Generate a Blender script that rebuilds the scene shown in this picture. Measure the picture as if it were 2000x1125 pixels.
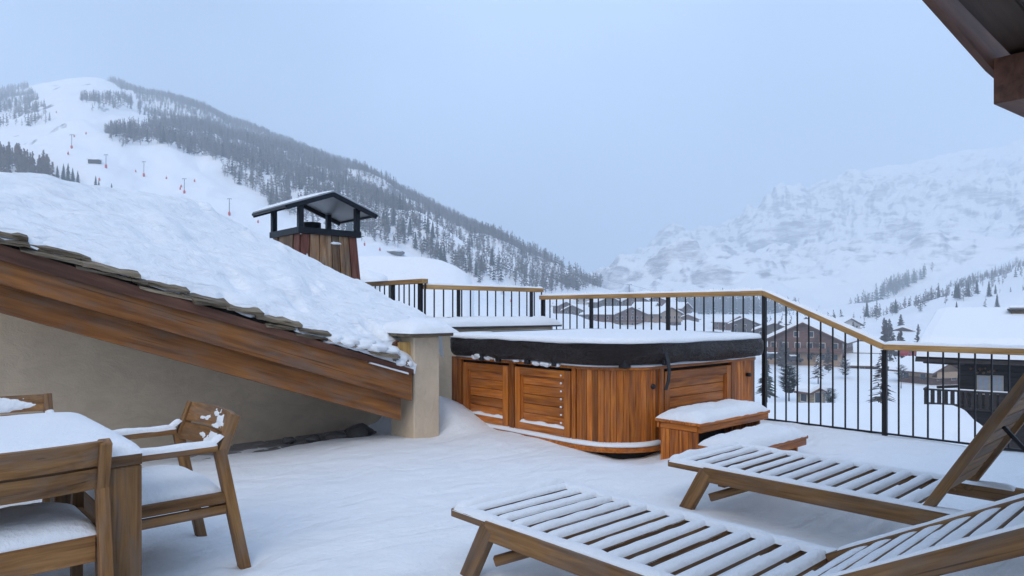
import bpy, bmesh, math, random
import numpy as np
from mathutils import Matrix, Vector

for o in list(bpy.data.objects): bpy.data.objects.remove(o)
R = math.radians
random.seed(7)
rng = np.random.default_rng(11)
scene = bpy.context.scene
COL = scene.collection

# ------------------------------------------------------------------ camera, sky, sun, exposure
# World axes follow the terrace: X runs along the gable wall, Y along the far railing.
EYE = 1.42
FPX, HORIZON, CX = 1333.0, 608.0, 1000.0
YAW = -math.atan2(1333.0, 1457.0)
cam_d = bpy.data.cameras.new('camera')
cam = bpy.data.objects.new('camera', cam_d); COL.objects.link(cam)
cam.location = (0, 0, EYE); cam.rotation_euler = (R(90), 0, YAW)
cam_d.sensor_width = 36; cam_d.lens = 36 * FPX / 2000; cam_d.shift_y = 45.5 / 2000
cam_d.clip_start = 0.05; cam_d.clip_end = 20000
scene.camera = cam

HAZE = 0.00062
SKYOFF = (54.4, 28.8, 11.84)
SUN_EL, SUN_ROT = 40.0, 240.0
world = bpy.data.worlds.new('World'); scene.world = world; world.use_nodes = True
wn = world.node_tree; wn.nodes.clear()
w_out = wn.nodes.new('ShaderNodeOutputWorld'); w_bg = wn.nodes.new('ShaderNodeBackground')
sky = wn.nodes.new('ShaderNodeTexSky'); sky.sky_type = 'NISHITA'; sky.sun_disc = False
sky.sun_elevation = R(SUN_EL); sky.sun_rotation = R(SUN_ROT); sky.air_density = 1.0; sky.dust_density = 2.0; sky.ozone_density = 2.0
mixw = wn.nodes.new('ShaderNodeMix'); mixw.data_type = 'RGBA'
# cloud veil of uneven thickness: thicker patches are paler, thinner ones let the blue through
w_tc = wn.nodes.new('ShaderNodeTexCoord'); w_mp = wn.nodes.new('ShaderNodeMapping'); w_mp.inputs['Location'].default_value = SKYOFF
w_nz = wn.nodes.new('ShaderNodeTexNoise'); w_nz.inputs['Scale'].default_value = 1.3; w_nz.inputs['Detail'].default_value = 3; w_nz.inputs['Roughness'].default_value = .45
w_mr = wn.nodes.new('ShaderNodeMapRange'); w_mr.inputs[1].default_value = .32; w_mr.inputs[2].default_value = .66; w_mr.inputs[3].default_value = .22; w_mr.inputs[4].default_value = .88
wn.links.new(w_tc.outputs['Generated'], w_mp.inputs[0]); wn.links.new(w_mp.outputs[0], w_nz.inputs['Vector']); wn.links.new(w_nz.outputs[0], w_mr.inputs[0]); wn.links.new(w_mr.outputs[0], mixw.inputs[0])
wn.links.new(sky.outputs[0], mixw.inputs[6])
mixw.inputs[7].default_value = (6.3, 8.5, 12.3, 1)          # even snow cloud over the blue
w_bg.inputs[1].default_value = 0.10
wn.links.new(mixw.outputs[2], w_bg.inputs[0]); wn.links.new(w_bg.outputs[0], w_out.inputs[0])

sun_d = bpy.data.lights.new('sun', 'SUN'); sun_d.energy = 1.5; sun_d.angle = R(40); sun_d.color = (1.0, 0.86, 0.68)
sun = bpy.data.objects.new('sun', sun_d); COL.objects.link(sun)
sun.rotation_euler = (R(90 - SUN_EL), 0, R(180 - SUN_ROT))
scene.view_settings.view_transform = 'Standard'; scene.view_settings.look = 'None'
scene.view_settings.exposure = 0.33; scene.view_settings.gamma = 1.0; scene.view_settings.use_curve_mapping = False
scene.render.engine = 'CYCLES'
cy = scene.cycles
cy.use_denoising = True; cy.max_bounces = 5; cy.diffuse_bounces = 3; cy.glossy_bounces = 2
cy.volume_bounces = 2; cy.use_adaptive_sampling = True; cy.adaptive_threshold = .02; cy.transparent_max_bounces = 6; cy.caustics_reflective = False; cy.caustics_refractive = False

# ------------------------------------------------------------------ helpers
BX, BY = math.cos(-YAW), math.sin(-YAW)
def ground(px, d):
    """plan position of the sight line px at distance d in front of the window"""
    x = (px - CX) / FPX * d
    return (BX * x + BY * d, -BY * x + BX * d)
def zat(py, d): return EYE + (HORIZON - py) / FPX * d

W = {}
def put(name, data, M=None, parent=None):
    o = bpy.data.objects.new(name, data); COL.objects.link(o)
    M = M if M is not None else Matrix.Identity(4)
    W[o] = M
    if parent is not None:
        o.parent = parent
        o.matrix_basis = W[parent].inverted() @ M
    else:
        o.matrix_basis = M
    return o
def tag(o, label=None, cat=None, group=None, kind=None):
    if label: o['label'] = label
    if cat: o['category'] = cat
    if group: o['group'] = group
    if kind: o['kind'] = kind
    return o
def thing(name, loc, label, cat, group=None):
    return tag(put(name, None, Matrix.Translation(loc)), label, cat, group)
def mk(name, verts, faces, mat, parent=None, M=None, smooth=False):
    me = bpy.data.meshes.new(name)
    me.from_pydata([tuple(v) for v in verts], [], [tuple(f) for f in faces]); me.update()
    if mat: me.materials.append(mat)
    if smooth: me.polygons.foreach_set('use_smooth', [True] * len(me.polygons))
    return put(name, me, M, parent)
_cache = {}
def boxmesh(l, w, h, mat, bev):
    k = (round(l, 4), round(w, 4), round(h, 4), mat.name, bev)
    if k in _cache: return _cache[k]
    bm = bmesh.new(); bmesh.ops.create_cube(bm, size=1)
    bmesh.ops.scale(bm, vec=(l, w, h), verts=bm.verts)
    if bev: bmesh.ops.bevel(bm, geom=list(bm.edges), offset=min(bev, .45 * min(l, w, h)), segments=1, affect='EDGES')
    me = bpy.data.meshes.new('box'); bm.to_mesh(me); bm.free(); me.materials.append(mat)
    _cache[k] = me
    return me
def beam(name, p0, p1, w, h, mat, parent=None, up=(0, 0, 1), bev=.004):
    p0, p1 = Vector(p0), Vector(p1); d = p1 - p0; L = d.length; x = d / L
    up = Vector(up)
    if abs(x.dot(up)) > .98: up = Vector((1, 0, 0))
    y = up.cross(x).normalized(); z = x.cross(y)
    M = Matrix.Translation((p0 + p1) / 2) @ Matrix((x, y, z)).transposed().to_4x4()
    return put(name, boxmesh(L, w, h, mat, bev), M, parent)
def box(name, lo, hi, mat, parent=None, bev=.004, axis='x'):
    lo, hi = Vector(lo), Vector(hi); c = (lo + hi) / 2; s = hi - lo
    if axis == 'x': return beam(name, (lo.x, c.y, c.z), (hi.x, c.y, c.z), s.y, s.z, mat, parent, bev=bev)
    if axis == 'y': return beam(name, (c.x, lo.y, c.z), (c.x, hi.y, c.z), s.x, s.z, mat, parent, bev=bev)
    return beam(name, (c.x, c.y, lo.z), (c.x, c.y, hi.z), s.y, s.x, mat, parent, up=(1, 0, 0), bev=bev)
def prism_xz(name, pts, y0, y1, mat, parent=None, grain=0.0):
    """outline in the X-Z plane, given thickness along Y; grain = slope angle of the local X axis"""
    c = Vector((sum(p[0] for p in pts) / len(pts), (y0 + y1) / 2, sum(p[1] for p in pts) / len(pts)))
    M = Matrix.Translation(c) @ Matrix.Rotation(-grain, 4, 'Y')
    Mi = M.inverted(); n = len(pts)
    v = [Mi @ Vector((p[0], y0, p[1])) for p in pts] + [Mi @ Vector((p[0], y1, p[1])) for p in pts]
    f = [tuple(range(n)), tuple(range(2 * n - 1, n - 1, -1))] + [(i, i + n, (i + 1) % n + n, (i + 1) % n) for i in range(n)]
    o = mk(name, v, f, mat, parent, M); fixn(o); return o
def fixn(o):
    bm = bmesh.new(); bm.from_mesh(o.data); bmesh.ops.recalc_face_normals(bm, faces=bm.faces); bm.to_mesh(o.data); bm.free()
def tube(name, pts, r, mat, parent=None, n=6):
    v = []; f = []
    pts = [Vector(p) for p in pts]
    for i, p in enumerate(pts):
        t = (pts[min(i + 1, len(pts) - 1)] - pts[max(i - 1, 0)]).normalized()
        a = t.cross(Vector((0, 0, 1)));  a = a.normalized() if a.length > 1e-3 else Vector((1, 0, 0))
        b = t.cross(a); rr = r[i] if isinstance(r, (list, tuple)) else r
        v += [p + rr * (math.cos(k * 2 * math.pi / n) * a + math.sin(k * 2 * math.pi / n) * b) for k in range(n)]
    for i in range(len(pts) - 1):
        f += [(i * n + k, i * n + (k + 1) % n, (i + 1) * n + (k + 1) % n, (i + 1) * n + k) for k in range(n)]
    f += [tuple(range(n))[::-1], tuple(range((len(pts) - 1) * n, len(pts) * n))]
    o = mk(name, v, f, mat, parent, smooth=True); return o
# value noise on arrays
def _h(ix, iy, s):
    n = np.sin(ix * 127.1 + iy * 311.7 + s * 74.7) * 43758.5453
    return n - np.floor(n)
def vnoise(x, y, s=0):
    x = np.asarray(x, float); y = np.asarray(y, float)
    ix = np.floor(x); iy = np.floor(y); fx = x - ix; fy = y - iy
    fx = fx * fx * (3 - 2 * fx); fy = fy * fy * (3 - 2 * fy)
    a = _h(ix, iy, s); b = _h(ix + 1, iy, s); c = _h(ix, iy + 1, s); d = _h(ix + 1, iy + 1, s)
    return (a + (b - a) * fx) * (1 - fy) + (c + (d - c) * fx) * fy - .5
def fbm(x, y, o=4, s=0):
    t = 0; a = 1
    for k in range(o):
        t = t + a * vnoise(x, y, s + k); x = np.asarray(x) * 2.03 + 3.1; y = np.asarray(y) * 2.03 + 1.7; a *= .5
    return t
def sstep(a, b, x):
    t = np.clip((np.asarray(x, float) - a) / (b - a), 0, 1); return t * t * (3 - 2 * t)
def gridmesh(name, X, Y, Z, mat, parent=None, M=None, smooth=True):
    n, m = X.shape
    me = bpy.data.meshes.new(name)
    co = np.stack([X, Y, Z], -1).reshape(-1, 3)
    i, j = np.meshgrid(np.arange(n - 1), np.arange(m - 1), indexing='ij'); a = (i * m + j).ravel()
    q = np.stack([a, a + m, a + m + 1, a + 1], -1)
    me.from_pydata(co.tolist(), [], q.tolist()); me.update()
    me.materials.append(mat)
    if smooth: me.polygons.foreach_set('use_smooth', [True] * len(me.polygons))
    return put(name, me, M, parent)
def snowpad(name, L, Wd, t, M, parent=None, mat=None, nx=24, ny=8, rough=.25, seed=0, p=2.6, over=0.0):
    """a pillow of snow lying on a board: local X length L, local Y width Wd, height t, rounded at its edges"""
    a = np.linspace(-1, 1, nx); b = np.linspace(-1, 1, ny)
    a = np.sign(a) * (1 - (1 - np.abs(a)) ** 1.7); b = np.sign(b) * (1 - (1 - np.abs(b)) ** 1.5)
    A, B = np.meshgrid(a, b, indexing='ij')
    X = A * (L / 2 + over); Y = B * (Wd / 2 + over)
    ea = np.clip(1 - np.abs(A) ** (p * max(1, L / Wd * .8)), 0, 1); eb = np.clip(1 - np.abs(B) ** p, 0, 1)
    Z = t * np.sqrt(ea * eb) * (1 + rough * 2 * fbm(X * 9 + seed * 3.3, Y * 9 + seed * 1.7, 3, seed)) - .004
    Y = Y + .12 * Wd * rough * fbm(X * 11 + seed, X * 0 + seed, 2, seed + 5) * np.abs(B)
    return gridmesh(name, X, Y, Z, mat or SNOW, parent, M)
def loft(name, outline, rings, mat, parent=None, wob=None, cap=True, smooth=True):
    """outline: dense closed plan polygon; rings: (outward offset, z) from bottom to top"""
    P = np.array(outline); n = len(P)
    T = np.roll(P, -1, 0) - np.roll(P, 1, 0); T /= np.linalg.norm(T, axis=1)[:, None]
    N = np.stack([T[:, 1], -T[:, 0]], -1)
    if np.sum(P[:, 0] * np.roll(P[:, 1], -1) - np.roll(P[:, 0], -1) * P[:, 1]) < 0: N = -N
    s = np.r_[0, np.cumsum(np.linalg.norm(np.diff(P, axis=0), axis=1))]
    v = []; f = []
    for k, (o, z) in enumerate(rings):
        dz = np.zeros(n); do = np.zeros(n)
        if wob: do, dz = wob(s, k, z)
        Q = P + N * (o + do)[:, None] if np.ndim(o + do) else P + N * o
        v += [(Q[i, 0], Q[i, 1], z + (dz[i] if np.ndim(dz) else dz)) for i in range(n)]
    for k in range(len(rings) - 1):
        f += [(k * n + i, k * n + (i + 1) % n, (k + 1) * n + (i + 1) % n, (k + 1) * n + i) for i in range(n)]
    if cap: f.append(tuple(range((len(rings) - 1) * n, len(rings) * n)))
    f.append(tuple(range(n))[::-1])
    o = mk(name, v, f, mat, parent, smooth=smooth); return o
def roundpoly(pts, r, seg=8, step=.08):
    out = []; n = len(pts)
    rs = r if isinstance(r, (list, tuple)) else [r] * n
    for i in range(n):
        p0, p, p1 = Vector(pts[i - 1]), Vector(pts[i]), Vector(pts[(i + 1) % n])
        a = (p0 - p).normalized(); b = (p1 - p).normalized(); rr = rs[i]
        if rr <= 0: out.append(p.copy()); continue
        ang = a.angle(b); t = rr / math.tan(ang / 2); A = p + a * t; B = p + b * t
        c = p + (a + b).normalized() * (rr / math.sin(ang / 2))
        va, vb = A - c, B - c; w = va.angle(vb)
        for k in range(seg + 1):
            f = k / seg
            out.append(c + (va * math.sin((1 - f) * w) + vb * math.sin(f * w)) / math.sin(w))
    dense = []
    for i in range(len(out)):
        q, q1 = out[i], out[(i + 1) % len(out)]; m = max(1, int((q1 - q).length / step))
        for k in range(m): dense.append(tuple(q.lerp(q1, k / m)))
    return dense

# ------------------------------------------------------------------ materials
def newmat(name):
    m = bpy.data.materials.new(name); m.use_nodes = True
    nt = m.node_tree; b = nt.nodes['Principled BSDF']; return m, nt, b
def nd(nt, t, **kw):
    n = nt.nodes.new(t)
    for k, v in kw.items(): setattr(n, k, v)
    return n
def ramp(nt, fac, stops):
    r = nt.nodes.new('ShaderNodeValToRGB'); nt.links.new(fac, r.inputs[0])
    e = r.color_ramp.elements
    while len(e) < len(stops): e.new(.5)
    for k, (p, c) in enumerate(stops): e[k].position = p; e[k].color = (*c, 1) if len(c) == 3 else c
    return r.outputs[0]
def noise(nt, vec, scale, detail=4, rough=.55, dist=0):
    n = nt.nodes.new('ShaderNodeTexNoise'); n.inputs['Scale'].default_value = scale; n.inputs['Detail'].default_value = detail
    n.inputs['Roughness'].default_value = rough; n.inputs['Distortion'].default_value = dist
    if vec is not None: nt.links.new(vec, n.inputs['Vector'])
    return n.outputs[0]
def mixc(nt, fac, a, b, mode='MIX'):
    m = nt.nodes.new('ShaderNodeMix'); m.data_type = 'RGBA'; m.blend_type = mode
    for i, x in ((0, fac), (6, a), (7, b)):
        if isinstance(x, (int, float)): m.inputs[i].default_value = x
        elif isinstance(x, tuple): m.inputs[i].default_value = (*x, 1)
        else: nt.links.new(x, m.inputs[i])
    return m.outputs[2]
def bump(nt, b, h, strength, dist, nrm=None):
    n = nt.nodes.new('ShaderNodeBump'); n.inputs['Strength'].default_value = strength; n.inputs['Distance'].default_value = dist
    nt.links.new(h, n.inputs['Height'])
    if nrm is not None: nt.links.new(nrm, n.inputs['Normal'])
    if b is not None: nt.links.new(n.outputs[0], b.inputs['Normal'])
    return n.outputs[0]
def mapping(nt, out, scale, offset=None):
    mp = nt.nodes.new('ShaderNodeMapping'); nt.links.new(out, mp.inputs[0]); mp.inputs['Scale'].default_value = scale
    if offset is not None: nt.links.new(offset, mp.inputs['Location'])
    return mp.outputs[0]
def wood(name, dark, mid, light, rough=.6, gs=1.0, var=.35, grey=0.0, wear=0.0):
    m, nt, b = newmat(name)
    tc = nd(nt, 'ShaderNodeTexCoord').outputs['Object']; oi = nd(nt, 'ShaderNodeObjectInfo').outputs['Random']
    mul = nd(nt, 'ShaderNodeMath', operation='MULTIPLY'); nt.links.new(oi, mul.inputs[0]); mul.inputs[1].default_value = 37.0
    v = mapping(nt, tc, (2.0 * gs, 34 * gs, 34 * gs), mul.outputs[0])
    g = noise(nt, v, 1.0, 6, .6, .6)
    col = ramp(nt, g, [(.28, dark), (.5, mid), (.72, light)])
    big = noise(nt, mapping(nt, tc, (1.2, 4, 4), mul.outputs[0]), 1.6, 3)
    col = mixc(nt, ramp(nt, big, [(.35, (.62, .60, .58)), (.65, (1.12, 1.1, 1.08))]), (0, 0, 0), col) if False else mixc(nt, .75, col, ramp(nt, big, [(.3, (.55, .53, .52)), (.7, (1, 1, 1))]), 'MULTIPLY')
    if wear:                              # greyed, weathered patches and fine dark checks along the grain
        wn_ = noise(nt, mapping(nt, tc, (2.2, 9, 9), mul.outputs[0]), 1.3, 5, .65, .5)
        gcol = tuple(sum(mid) / 3 * k for k in (1.12, 1.0, .9))
        col = mixc(nt, ramp(nt, wn_, [(.45, (0, 0, 0)), (.72, (wear, wear, wear))]), col, gcol)
        ck = noise(nt, mapping(nt, tc, (1.1, 75, 75), mul.outputs[0]), 1.0, 3, .5)
        col = mixc(nt, .8, col, ramp(nt, ck, [(.28, (.30, .28, .26)), (.36, (1, 1, 1))]), 'MULTIPLY')
    hs = nd(nt, 'ShaderNodeHueSaturation'); nt.links.new(col, hs.inputs['Color'])
    mr = nd(nt, 'ShaderNodeMapRange'); nt.links.new(oi, mr.inputs[0]); mr.inputs[3].default_value = 1 - var; mr.inputs[4].default_value = 1 + var
    nt.links.new(mr.outputs[0], hs.inputs['Value']); hs.inputs['Saturation'].default_value = 1 - grey
    nt.links.new(hs.outputs[0], b.inputs['Base Color'])
    b.inputs['Roughness'].default_value = rough; b.inputs['Specular IOR Level'].default_value = .3
    bump(nt, b, g, .35, .004)
    return m
def snowmat(name, col=(.86, .88, .90), bs=.5, scale=30.0, ripple=None):
    m, nt, b = newmat(name)
    tc = nd(nt, 'ShaderNodeTexCoord').outputs['Object']
    n1 = noise(nt, tc, scale, 5, .6)
    n2 = noise(nt, tc, scale * 7, 3, .6)
    c = mixc(nt, n1, tuple(x * .965 for x in col), tuple(min(.96, x * 1.03) for x in col))
    nt.links.new(c, b.inputs['Base Color'])
    b.inputs['Roughness'].default_value = .75; b.inputs['Specular IOR Level'].default_value = .15
    h = bump(nt, None, n2, bs * .5, .006)
    h2 = bump(nt, b if ripple is None else None, n1, bs, .03, h)
    if ripple:
        mp = mapping(nt, tc, ripple[:3]); r = noise(nt, mp, 1.0, 4, .55, 1.2)
        bump(nt, b, r, ripple[3], .05, h2)
    return m
def plain(name, col, rough=.5, metal=0.0, nscale=0, var=.25, bmp=0, spec=.4):
    m, nt, b = newmat(name)
    b.inputs['Roughness'].default_value = rough; b.inputs['Metallic'].default_value = metal; b.inputs['Specular IOR Level'].default_value = spec
    tc = nd(nt, 'ShaderNodeTexCoord').outputs['Object']
    n = noise(nt, tc, nscale or 6, 5, .6)
    c = mixc(nt, n, tuple(x * (1 - var) for x in col), tuple(min(1, x * (1 + var)) for x in col))
    nt.links.new(c, b.inputs['Base Color'])
    if bmp: bump(nt, b, n, bmp, .01)
    return m
SNOW = snowmat('fresh_snow', bs=.42, scale=34)
SNOWROOF = snowmat('roof_snow', ripple=(2.6, 8.5, 6.0, 1.0), scale=14)
SNOWDECK = snowmat('deck_snow', scale=7, bs=.5, ripple=(1.3, 3.2, 2, .8))
SNOWFAR = snowmat('valley_snow', scale=.08, bs=.2)
TEAK = wood('teak', (.12, .052, .016), (.27, .128, .040), (.40, .21, .075), var=.16, wear=.55)
TEAKGREY = wood('weathered_teak', (.095, .044, .015), (.225, .112, .038), (.33, .178, .068), var=.18, wear=.6)
CEDAR = wood('cedar_stave', (.16, .038, .005), (.47, .132, .015), (.70, .25, .037), var=.40, rough=.45, wear=.15)
CEDARDOOR = wood('cedar_board', (.22, .056, .007), (.49, .145, .017), (.66, .225, .034), var=.22, rough=.45, wear=.2)
BEAMW = wood('stained_beam', (.15, .05, .011), (.31, .115, .026), (.44, .18, .046), gs=.6, var=.16, wear=.5)
BEAMDARK = wood('dark_verge_board', (.075, .03, .017), (.135, .058, .034), (.19, .09, .055), gs=.6, var=.1)
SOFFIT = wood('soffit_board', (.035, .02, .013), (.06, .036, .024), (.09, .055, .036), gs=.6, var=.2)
RAILW = wood('larch_handrail', (.34, .18, .06), (.50, .285, .105), (.62, .38, .16), var=.08)
REDBOARD = wood('red_corner_board', (.09, .025, .015), (.17, .055, .035), (.24, .11, .08), var=.2)
OLDPLANK = wood('weathered_plank', (.10, .045, .02), (.27, .145, .065), (.44, .29, .17), gs=.5, var=.42, wear=.7)
YELLOWB = wood('pine_board', (.42, .24, .07), (.58, .36, .12), (.68, .46, .2), var=.08)
IRON = plain('black_iron', (.014, .013, .014), .5, .3, 30, .3)
CAPMETAL = plain('cap_metal', (.012, .015, .02), .42, .6, 12, .3)
def stuccomat(name, col):
    m, nt, b = newmat(name); tc = nd(nt, 'ShaderNodeTexCoord').outputs['Object']
    n1 = noise(nt, tc, 1.1, 5, .6, .8); n2 = noise(nt, mapping(nt, tc, (5, 5, 9)), 1.0, 6, .62, 1.0); n3 = noise(nt, tc, 70, 3)
    c = mixc(nt, ramp(nt, n1, [(.3, (0, 0, 0)), (.7, (1, 1, 1))]), tuple(x * .86 for x in col), tuple(x * 1.05 for x in col))
    c = mixc(nt, .8, c, ramp(nt, n2, [(.3, (.86, .85, .84)), (.6, (1, 1, 1))]), 'MULTIPLY'); nt.links.new(c, b.inputs['Base Color'])
    b.inputs['Roughness'].default_value = .92; b.inputs['Specular IOR Level'].default_value = .08
    h = bump(nt, None, n3, .4, .006); bump(nt, b, n2, .55, .02, h); return m
STUCCO = stuccomat('beige_stucco', (.68, .545, .395))
STUCCOD = plain('shaded_stucco', (.30, .265, .225), .9, 0, 30, .09, .4, .1)
STONE = wood('lauze_stone', (.10, .075, .05), (.24, .19, .13), (.40, .33, .24), rough=.9, gs=.5, var=.40)
STONED = plain('paving_stone', (.13, .12, .115), .8, 0, 9, .4, .6, .2)
PAVER = plain('dusted_paver', (.27, .255, .25), .85, 0, 8, .45, .6, .2)
GAPDARK = plain('gap_shade', (.02, .017, .015), .9)  # near-black standing in for the shade in gaps and behind boards
VINYL = None
CAPSHEET = plain('galvanised_sheet', (.30, .315, .33), .45, .3, 6, .15)
def vinylmat():
    m, nt, b = newmat('cover_vinyl')
    tc = nd(nt, 'ShaderNodeTexCoord').outputs['Object']
    n = noise(nt, mapping(nt, tc, (3.5, 3.5, 11)), 1.8, 6, .62, 2.2)
    nt.links.new(mixc(nt, n, (.010, .0065, .0055), (.05, .031, .025)), b.inputs['Base Color'])
    b.inputs['Roughness'].default_value = .30; b.inputs['Specular IOR Level'].default_value = .38
    bump(nt, b, n, 1.0, .14); return m
VINYL = vinylmat()
STRAP = plain('black_strap', (.012, .012, .014), .5)

# ------------------------------------------------------------------ terrace deck and its snow
RAIL_U = 8.43
deck = box('terrace_floor', (-4.0, -3.0, -.45), (RAIL_U + .22, 8.9, -.16), STONED, bev=0); tag(deck, kind='structure')
nx, ny = 300, 280
U, V = np.meshgrid(np.linspace(-3.9, RAIL_U + .2, nx), np.linspace(-2.8, 8.3, ny), indexing='ij')
def deck_z(u, v):
    z = .040 * fbm(u * .8, v * .8, 4, 3) + .014 * fbm(u * 3 + v, v * 5, 4, 9)
    z = z + .33 * sstep(.95, .0, np.hypot((u - 5.0) * 1.0, np.maximum(0, 6.95 - v) * .85)) * sstep(4.55, 4.9, u + .12 * fbm(v * 3, u, 2, 4))
    z = z + .06 * sstep(.8, .0, np.abs(u - 5.1)) * sstep(4.6, 6.0, v)
    z = z + .05 * sstep(.5, 0, np.hypot(u - 5.55, v - 3.6))
    # wind scoop along the tub's rounded corner
    z = z - .075 * sstep(.62, .12, np.hypot(u - 5.5, v - 4.22))
    # sheltered strip under the overhanging roof: only a dusting on the paving
    sh = sstep(6.75, 7.05, v + .28 * fbm(u * 1.7, v * .6, 3, 21)) * sstep(4.55, 4.2, u) * sstep(1.2, 2.6, u)
    z = z - .062 * sh * (1 + .5 * fbm(u * 6, v * 6, 3, 31))
    # foot of the railing: snow falls away over the edge
    z = z - .10 * sstep(RAIL_U + .02, RAIL_U + .2, u)
    # hollows in the lee of furniture
    for (a, b, r, k) in ((1.48, 3.83, .16, .03), (1.5, 4.59, .16, .03), (4.36, 2.78, .18, .03), (2.28, 2.8, .2, .03)):
        z = z - k * sstep(r, 0, np.hypot(u - a, v - b))
    z = z - .025 * sstep(.3, 0, np.abs(u - 2.75) - .25) * sstep(3.0, 2.4, v) - .03 * sstep(.35, 0, np.abs(u - 4.65) - .2) * sstep(2.9, 2.3, v)
    return z
tag(gridmesh('snow_covered_deck', U, V, deck_z(U, V), SNOWDECK), kind='structure')
# paving stones laid under the eave, showing through the dusting
k = 0
for i in range(8):
    for j in range(5):
        u0 = 1.7 + i * .36 + (.16 if j % 2 else 0); v0 = 6.55 + j * .21
        if u0 > 4.15: continue
        o = box('paving_stone', (u0, v0, -.155), (u0 + .335 + random.uniform(-.01, .006), v0 + .187, -.038 + random.uniform(-.012, .014)), PAVER, deck, .008)
# ------------------------------------------------------------------ neighbouring roof with its gable
GV = 6.2
def roof_plane(u, v): return 2.204 - .32 * u + .6 * (v - GV)
roof = thing('snowy_roof', (2.5, 6.8, 0), 'low stone-slab roof buried in snow, sloping down beside the terrace on the left', 'roof')
sl = -math.atan(.32)
def line(z_a, z_b):                      # height along the verge from its values at u=.605 and u=4.17
    s = (z_b - z_a) / (4.17 - .605)
    return lambda u: z_a + s * (u - .605)
UL, UR = -1.6, 4.2
d_t, d_b = line(1.905, .80), line(1.79, .752)
m_t, m_b = line(1.812, .770), line(1.622, .458)
l_t, l_b = line(1.66, .50), line(1.416, .215)
def verge(name, ft, fb, y0, y1, mat, ur=UR):
    return prism_xz(name, [(UL, fb(UL)), (ur, fb(ur)), (ur, ft(ur)), (UL, ft(UL))], y0, y1, mat, roof, sl)
verge('verge_board', d_t, d_b, GV - .035, GV + .05, BEAMDARK, 4.2)
verge('barge_beam', m_t, m_b, GV, GV + .14, BEAMW)
verge('barge_beam', l_t, l_b, GV + .11, GV + .28, BEAMW, 4.13)
# thin line of snow caught on the upper beam's end
snowpad('snow_ledge', .50, .05, .03, Matrix.Translation((3.90, GV - .012, m_t(3.90) - .034)) @ Matrix.Rotation(math.atan(.30), 4, 'Y'), roof, nx=20, ny=6)
# roof deck of boards under the stones (seen from below)
near = [(-1.6, GV + .05), (.6, GV + .05), (2.6, GV + .05), (4.3, GV + .05)]
FAR = [(-.95, 6.15), (.88, 7.2), (2.8, 8.5), (4.6, 8.07), (5.45, 7.38)]
pl = [(-.9, GV + .06), (4.3, GV + .06), (5.35, 7.36), (4.58, 8.0), (2.8, 8.4), (.88, 7.15)]
vv = [(a, b, roof_plane(a, b) - .10) for a, b in pl] + [(a, b, roof_plane(a, b) - .16) for a, b in pl]
n = len(pl)
o = mk('roof_boarding', vv, [tuple(range(n)), tuple(range(2 * n - 1, n - 1, -1))] + [(i, (i + 1) % n, (i + 1) % n + n, i + n) for i in range(n)], SOFFIT, roof); fixn(o)
# near-black strip painted in for the shaded gap under the slabs
verge('gap_shade_strip', line(1.965, .86), line(1.90, .79), GV + .03, GV + .3, GAPDARK, 4.1)
# stone slabs along the verge: (start u, end u, raise above the boarding line, thickness, set-back)
slabs = []
vt = line(1.945, .83)
SL = []; rsl = random.Random(5); uu_ = -1.5; k = 0
while uu_ < 4.05:                                     # two overlapping courses of uneven slabs
    ln_ = rsl.uniform(.24, .52); SL.append((uu_, min(uu_ + ln_, 4.15), .035 + rsl.uniform(-.012, .02), rsl.uniform(.034, .052)))
    if rsl.random() < .75: SL.append((uu_ + rsl.uniform(-.10, .10), min(uu_ + ln_ * rsl.uniform(.8, 1.2), 4.14), -.035 + rsl.uniform(-.012, .012), rsl.uniform(.03, .045)))
    uu_ += ln_ * rsl.uniform(.80, .93)
for i, (a, b, up_, th) in enumerate(SL):
    rs = random.Random(i); z0 = vt(a) + up_ * .6 - .018; z1 = vt(b) + up_ * .6 + .026; dp = .26 + rs.uniform(0, .1)
    yf = GV - .06 + rs.uniform(-.045, .04)
    m = 7; top = []; bot = []
    for q in range(m):
        f = q / (m - 1); u_ = a + (b - a) * f; z_ = z0 + (z1 - z0) * f
        top.append((u_, z_ + rs.uniform(-.006, .006) + (th * .32 if q not in (0, m - 1) else th * .27))); bot.append((u_, z_ - th * .36 + rs.uniform(-.005, .007)))
    v = []
    for yy, dz in ((yf, 0), (yf + dp, .6 * dp * .62)):
        v += [(x, yy + (rs.uniform(-.015, .015) if yy == yf else 0), z + dz) for x, z in bot + top[::-1]]
    n = 2 * m
    o = mk('stone_slab', v, [tuple(range(n)), tuple(range(2 * n - 1, n - 1, -1))] + [(q, (q + 1) % n, (q + 1) % n + n, q + n) for q in range(n)], STONE, roof); fixn(o)
# blanket of snow
nt_, nw_ = 330, 120
t = np.linspace(0, 1, nt_); w = np.linspace(0, 1.22, nw_)
w = np.where(w < .12, w * .6 + .0, w - .048)
tt = np.array([0, .30, .60, .85, 1.0]); fa = np.array(FAR)
fu = np.interp(t, tt, fa[:, 0]); fv = np.interp(t, tt, fa[:, 1])
ker = np.hanning(25); ker /= ker.sum()
pad = lambda a: np.convolve(np.r_[a[0] - (a[1] - a[0]) * np.arange(12, 0, -1), a, a[-1] + (a[-1] - a[-2]) * np.arange(1, 13)], ker, 'valid')
fu, fv = pad(fu), pad(fv)
nu = -.95 + t * (4.22 + .95); nv = np.full_like(t, GV - .03)
T, Wg = np.meshgrid(t, w, indexing='ij')
U = nu[:, None] * (1 - Wg) + fu[:, None] * Wg; V = nv[:, None] * (1 - Wg) + fv[:, None] * Wg
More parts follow.
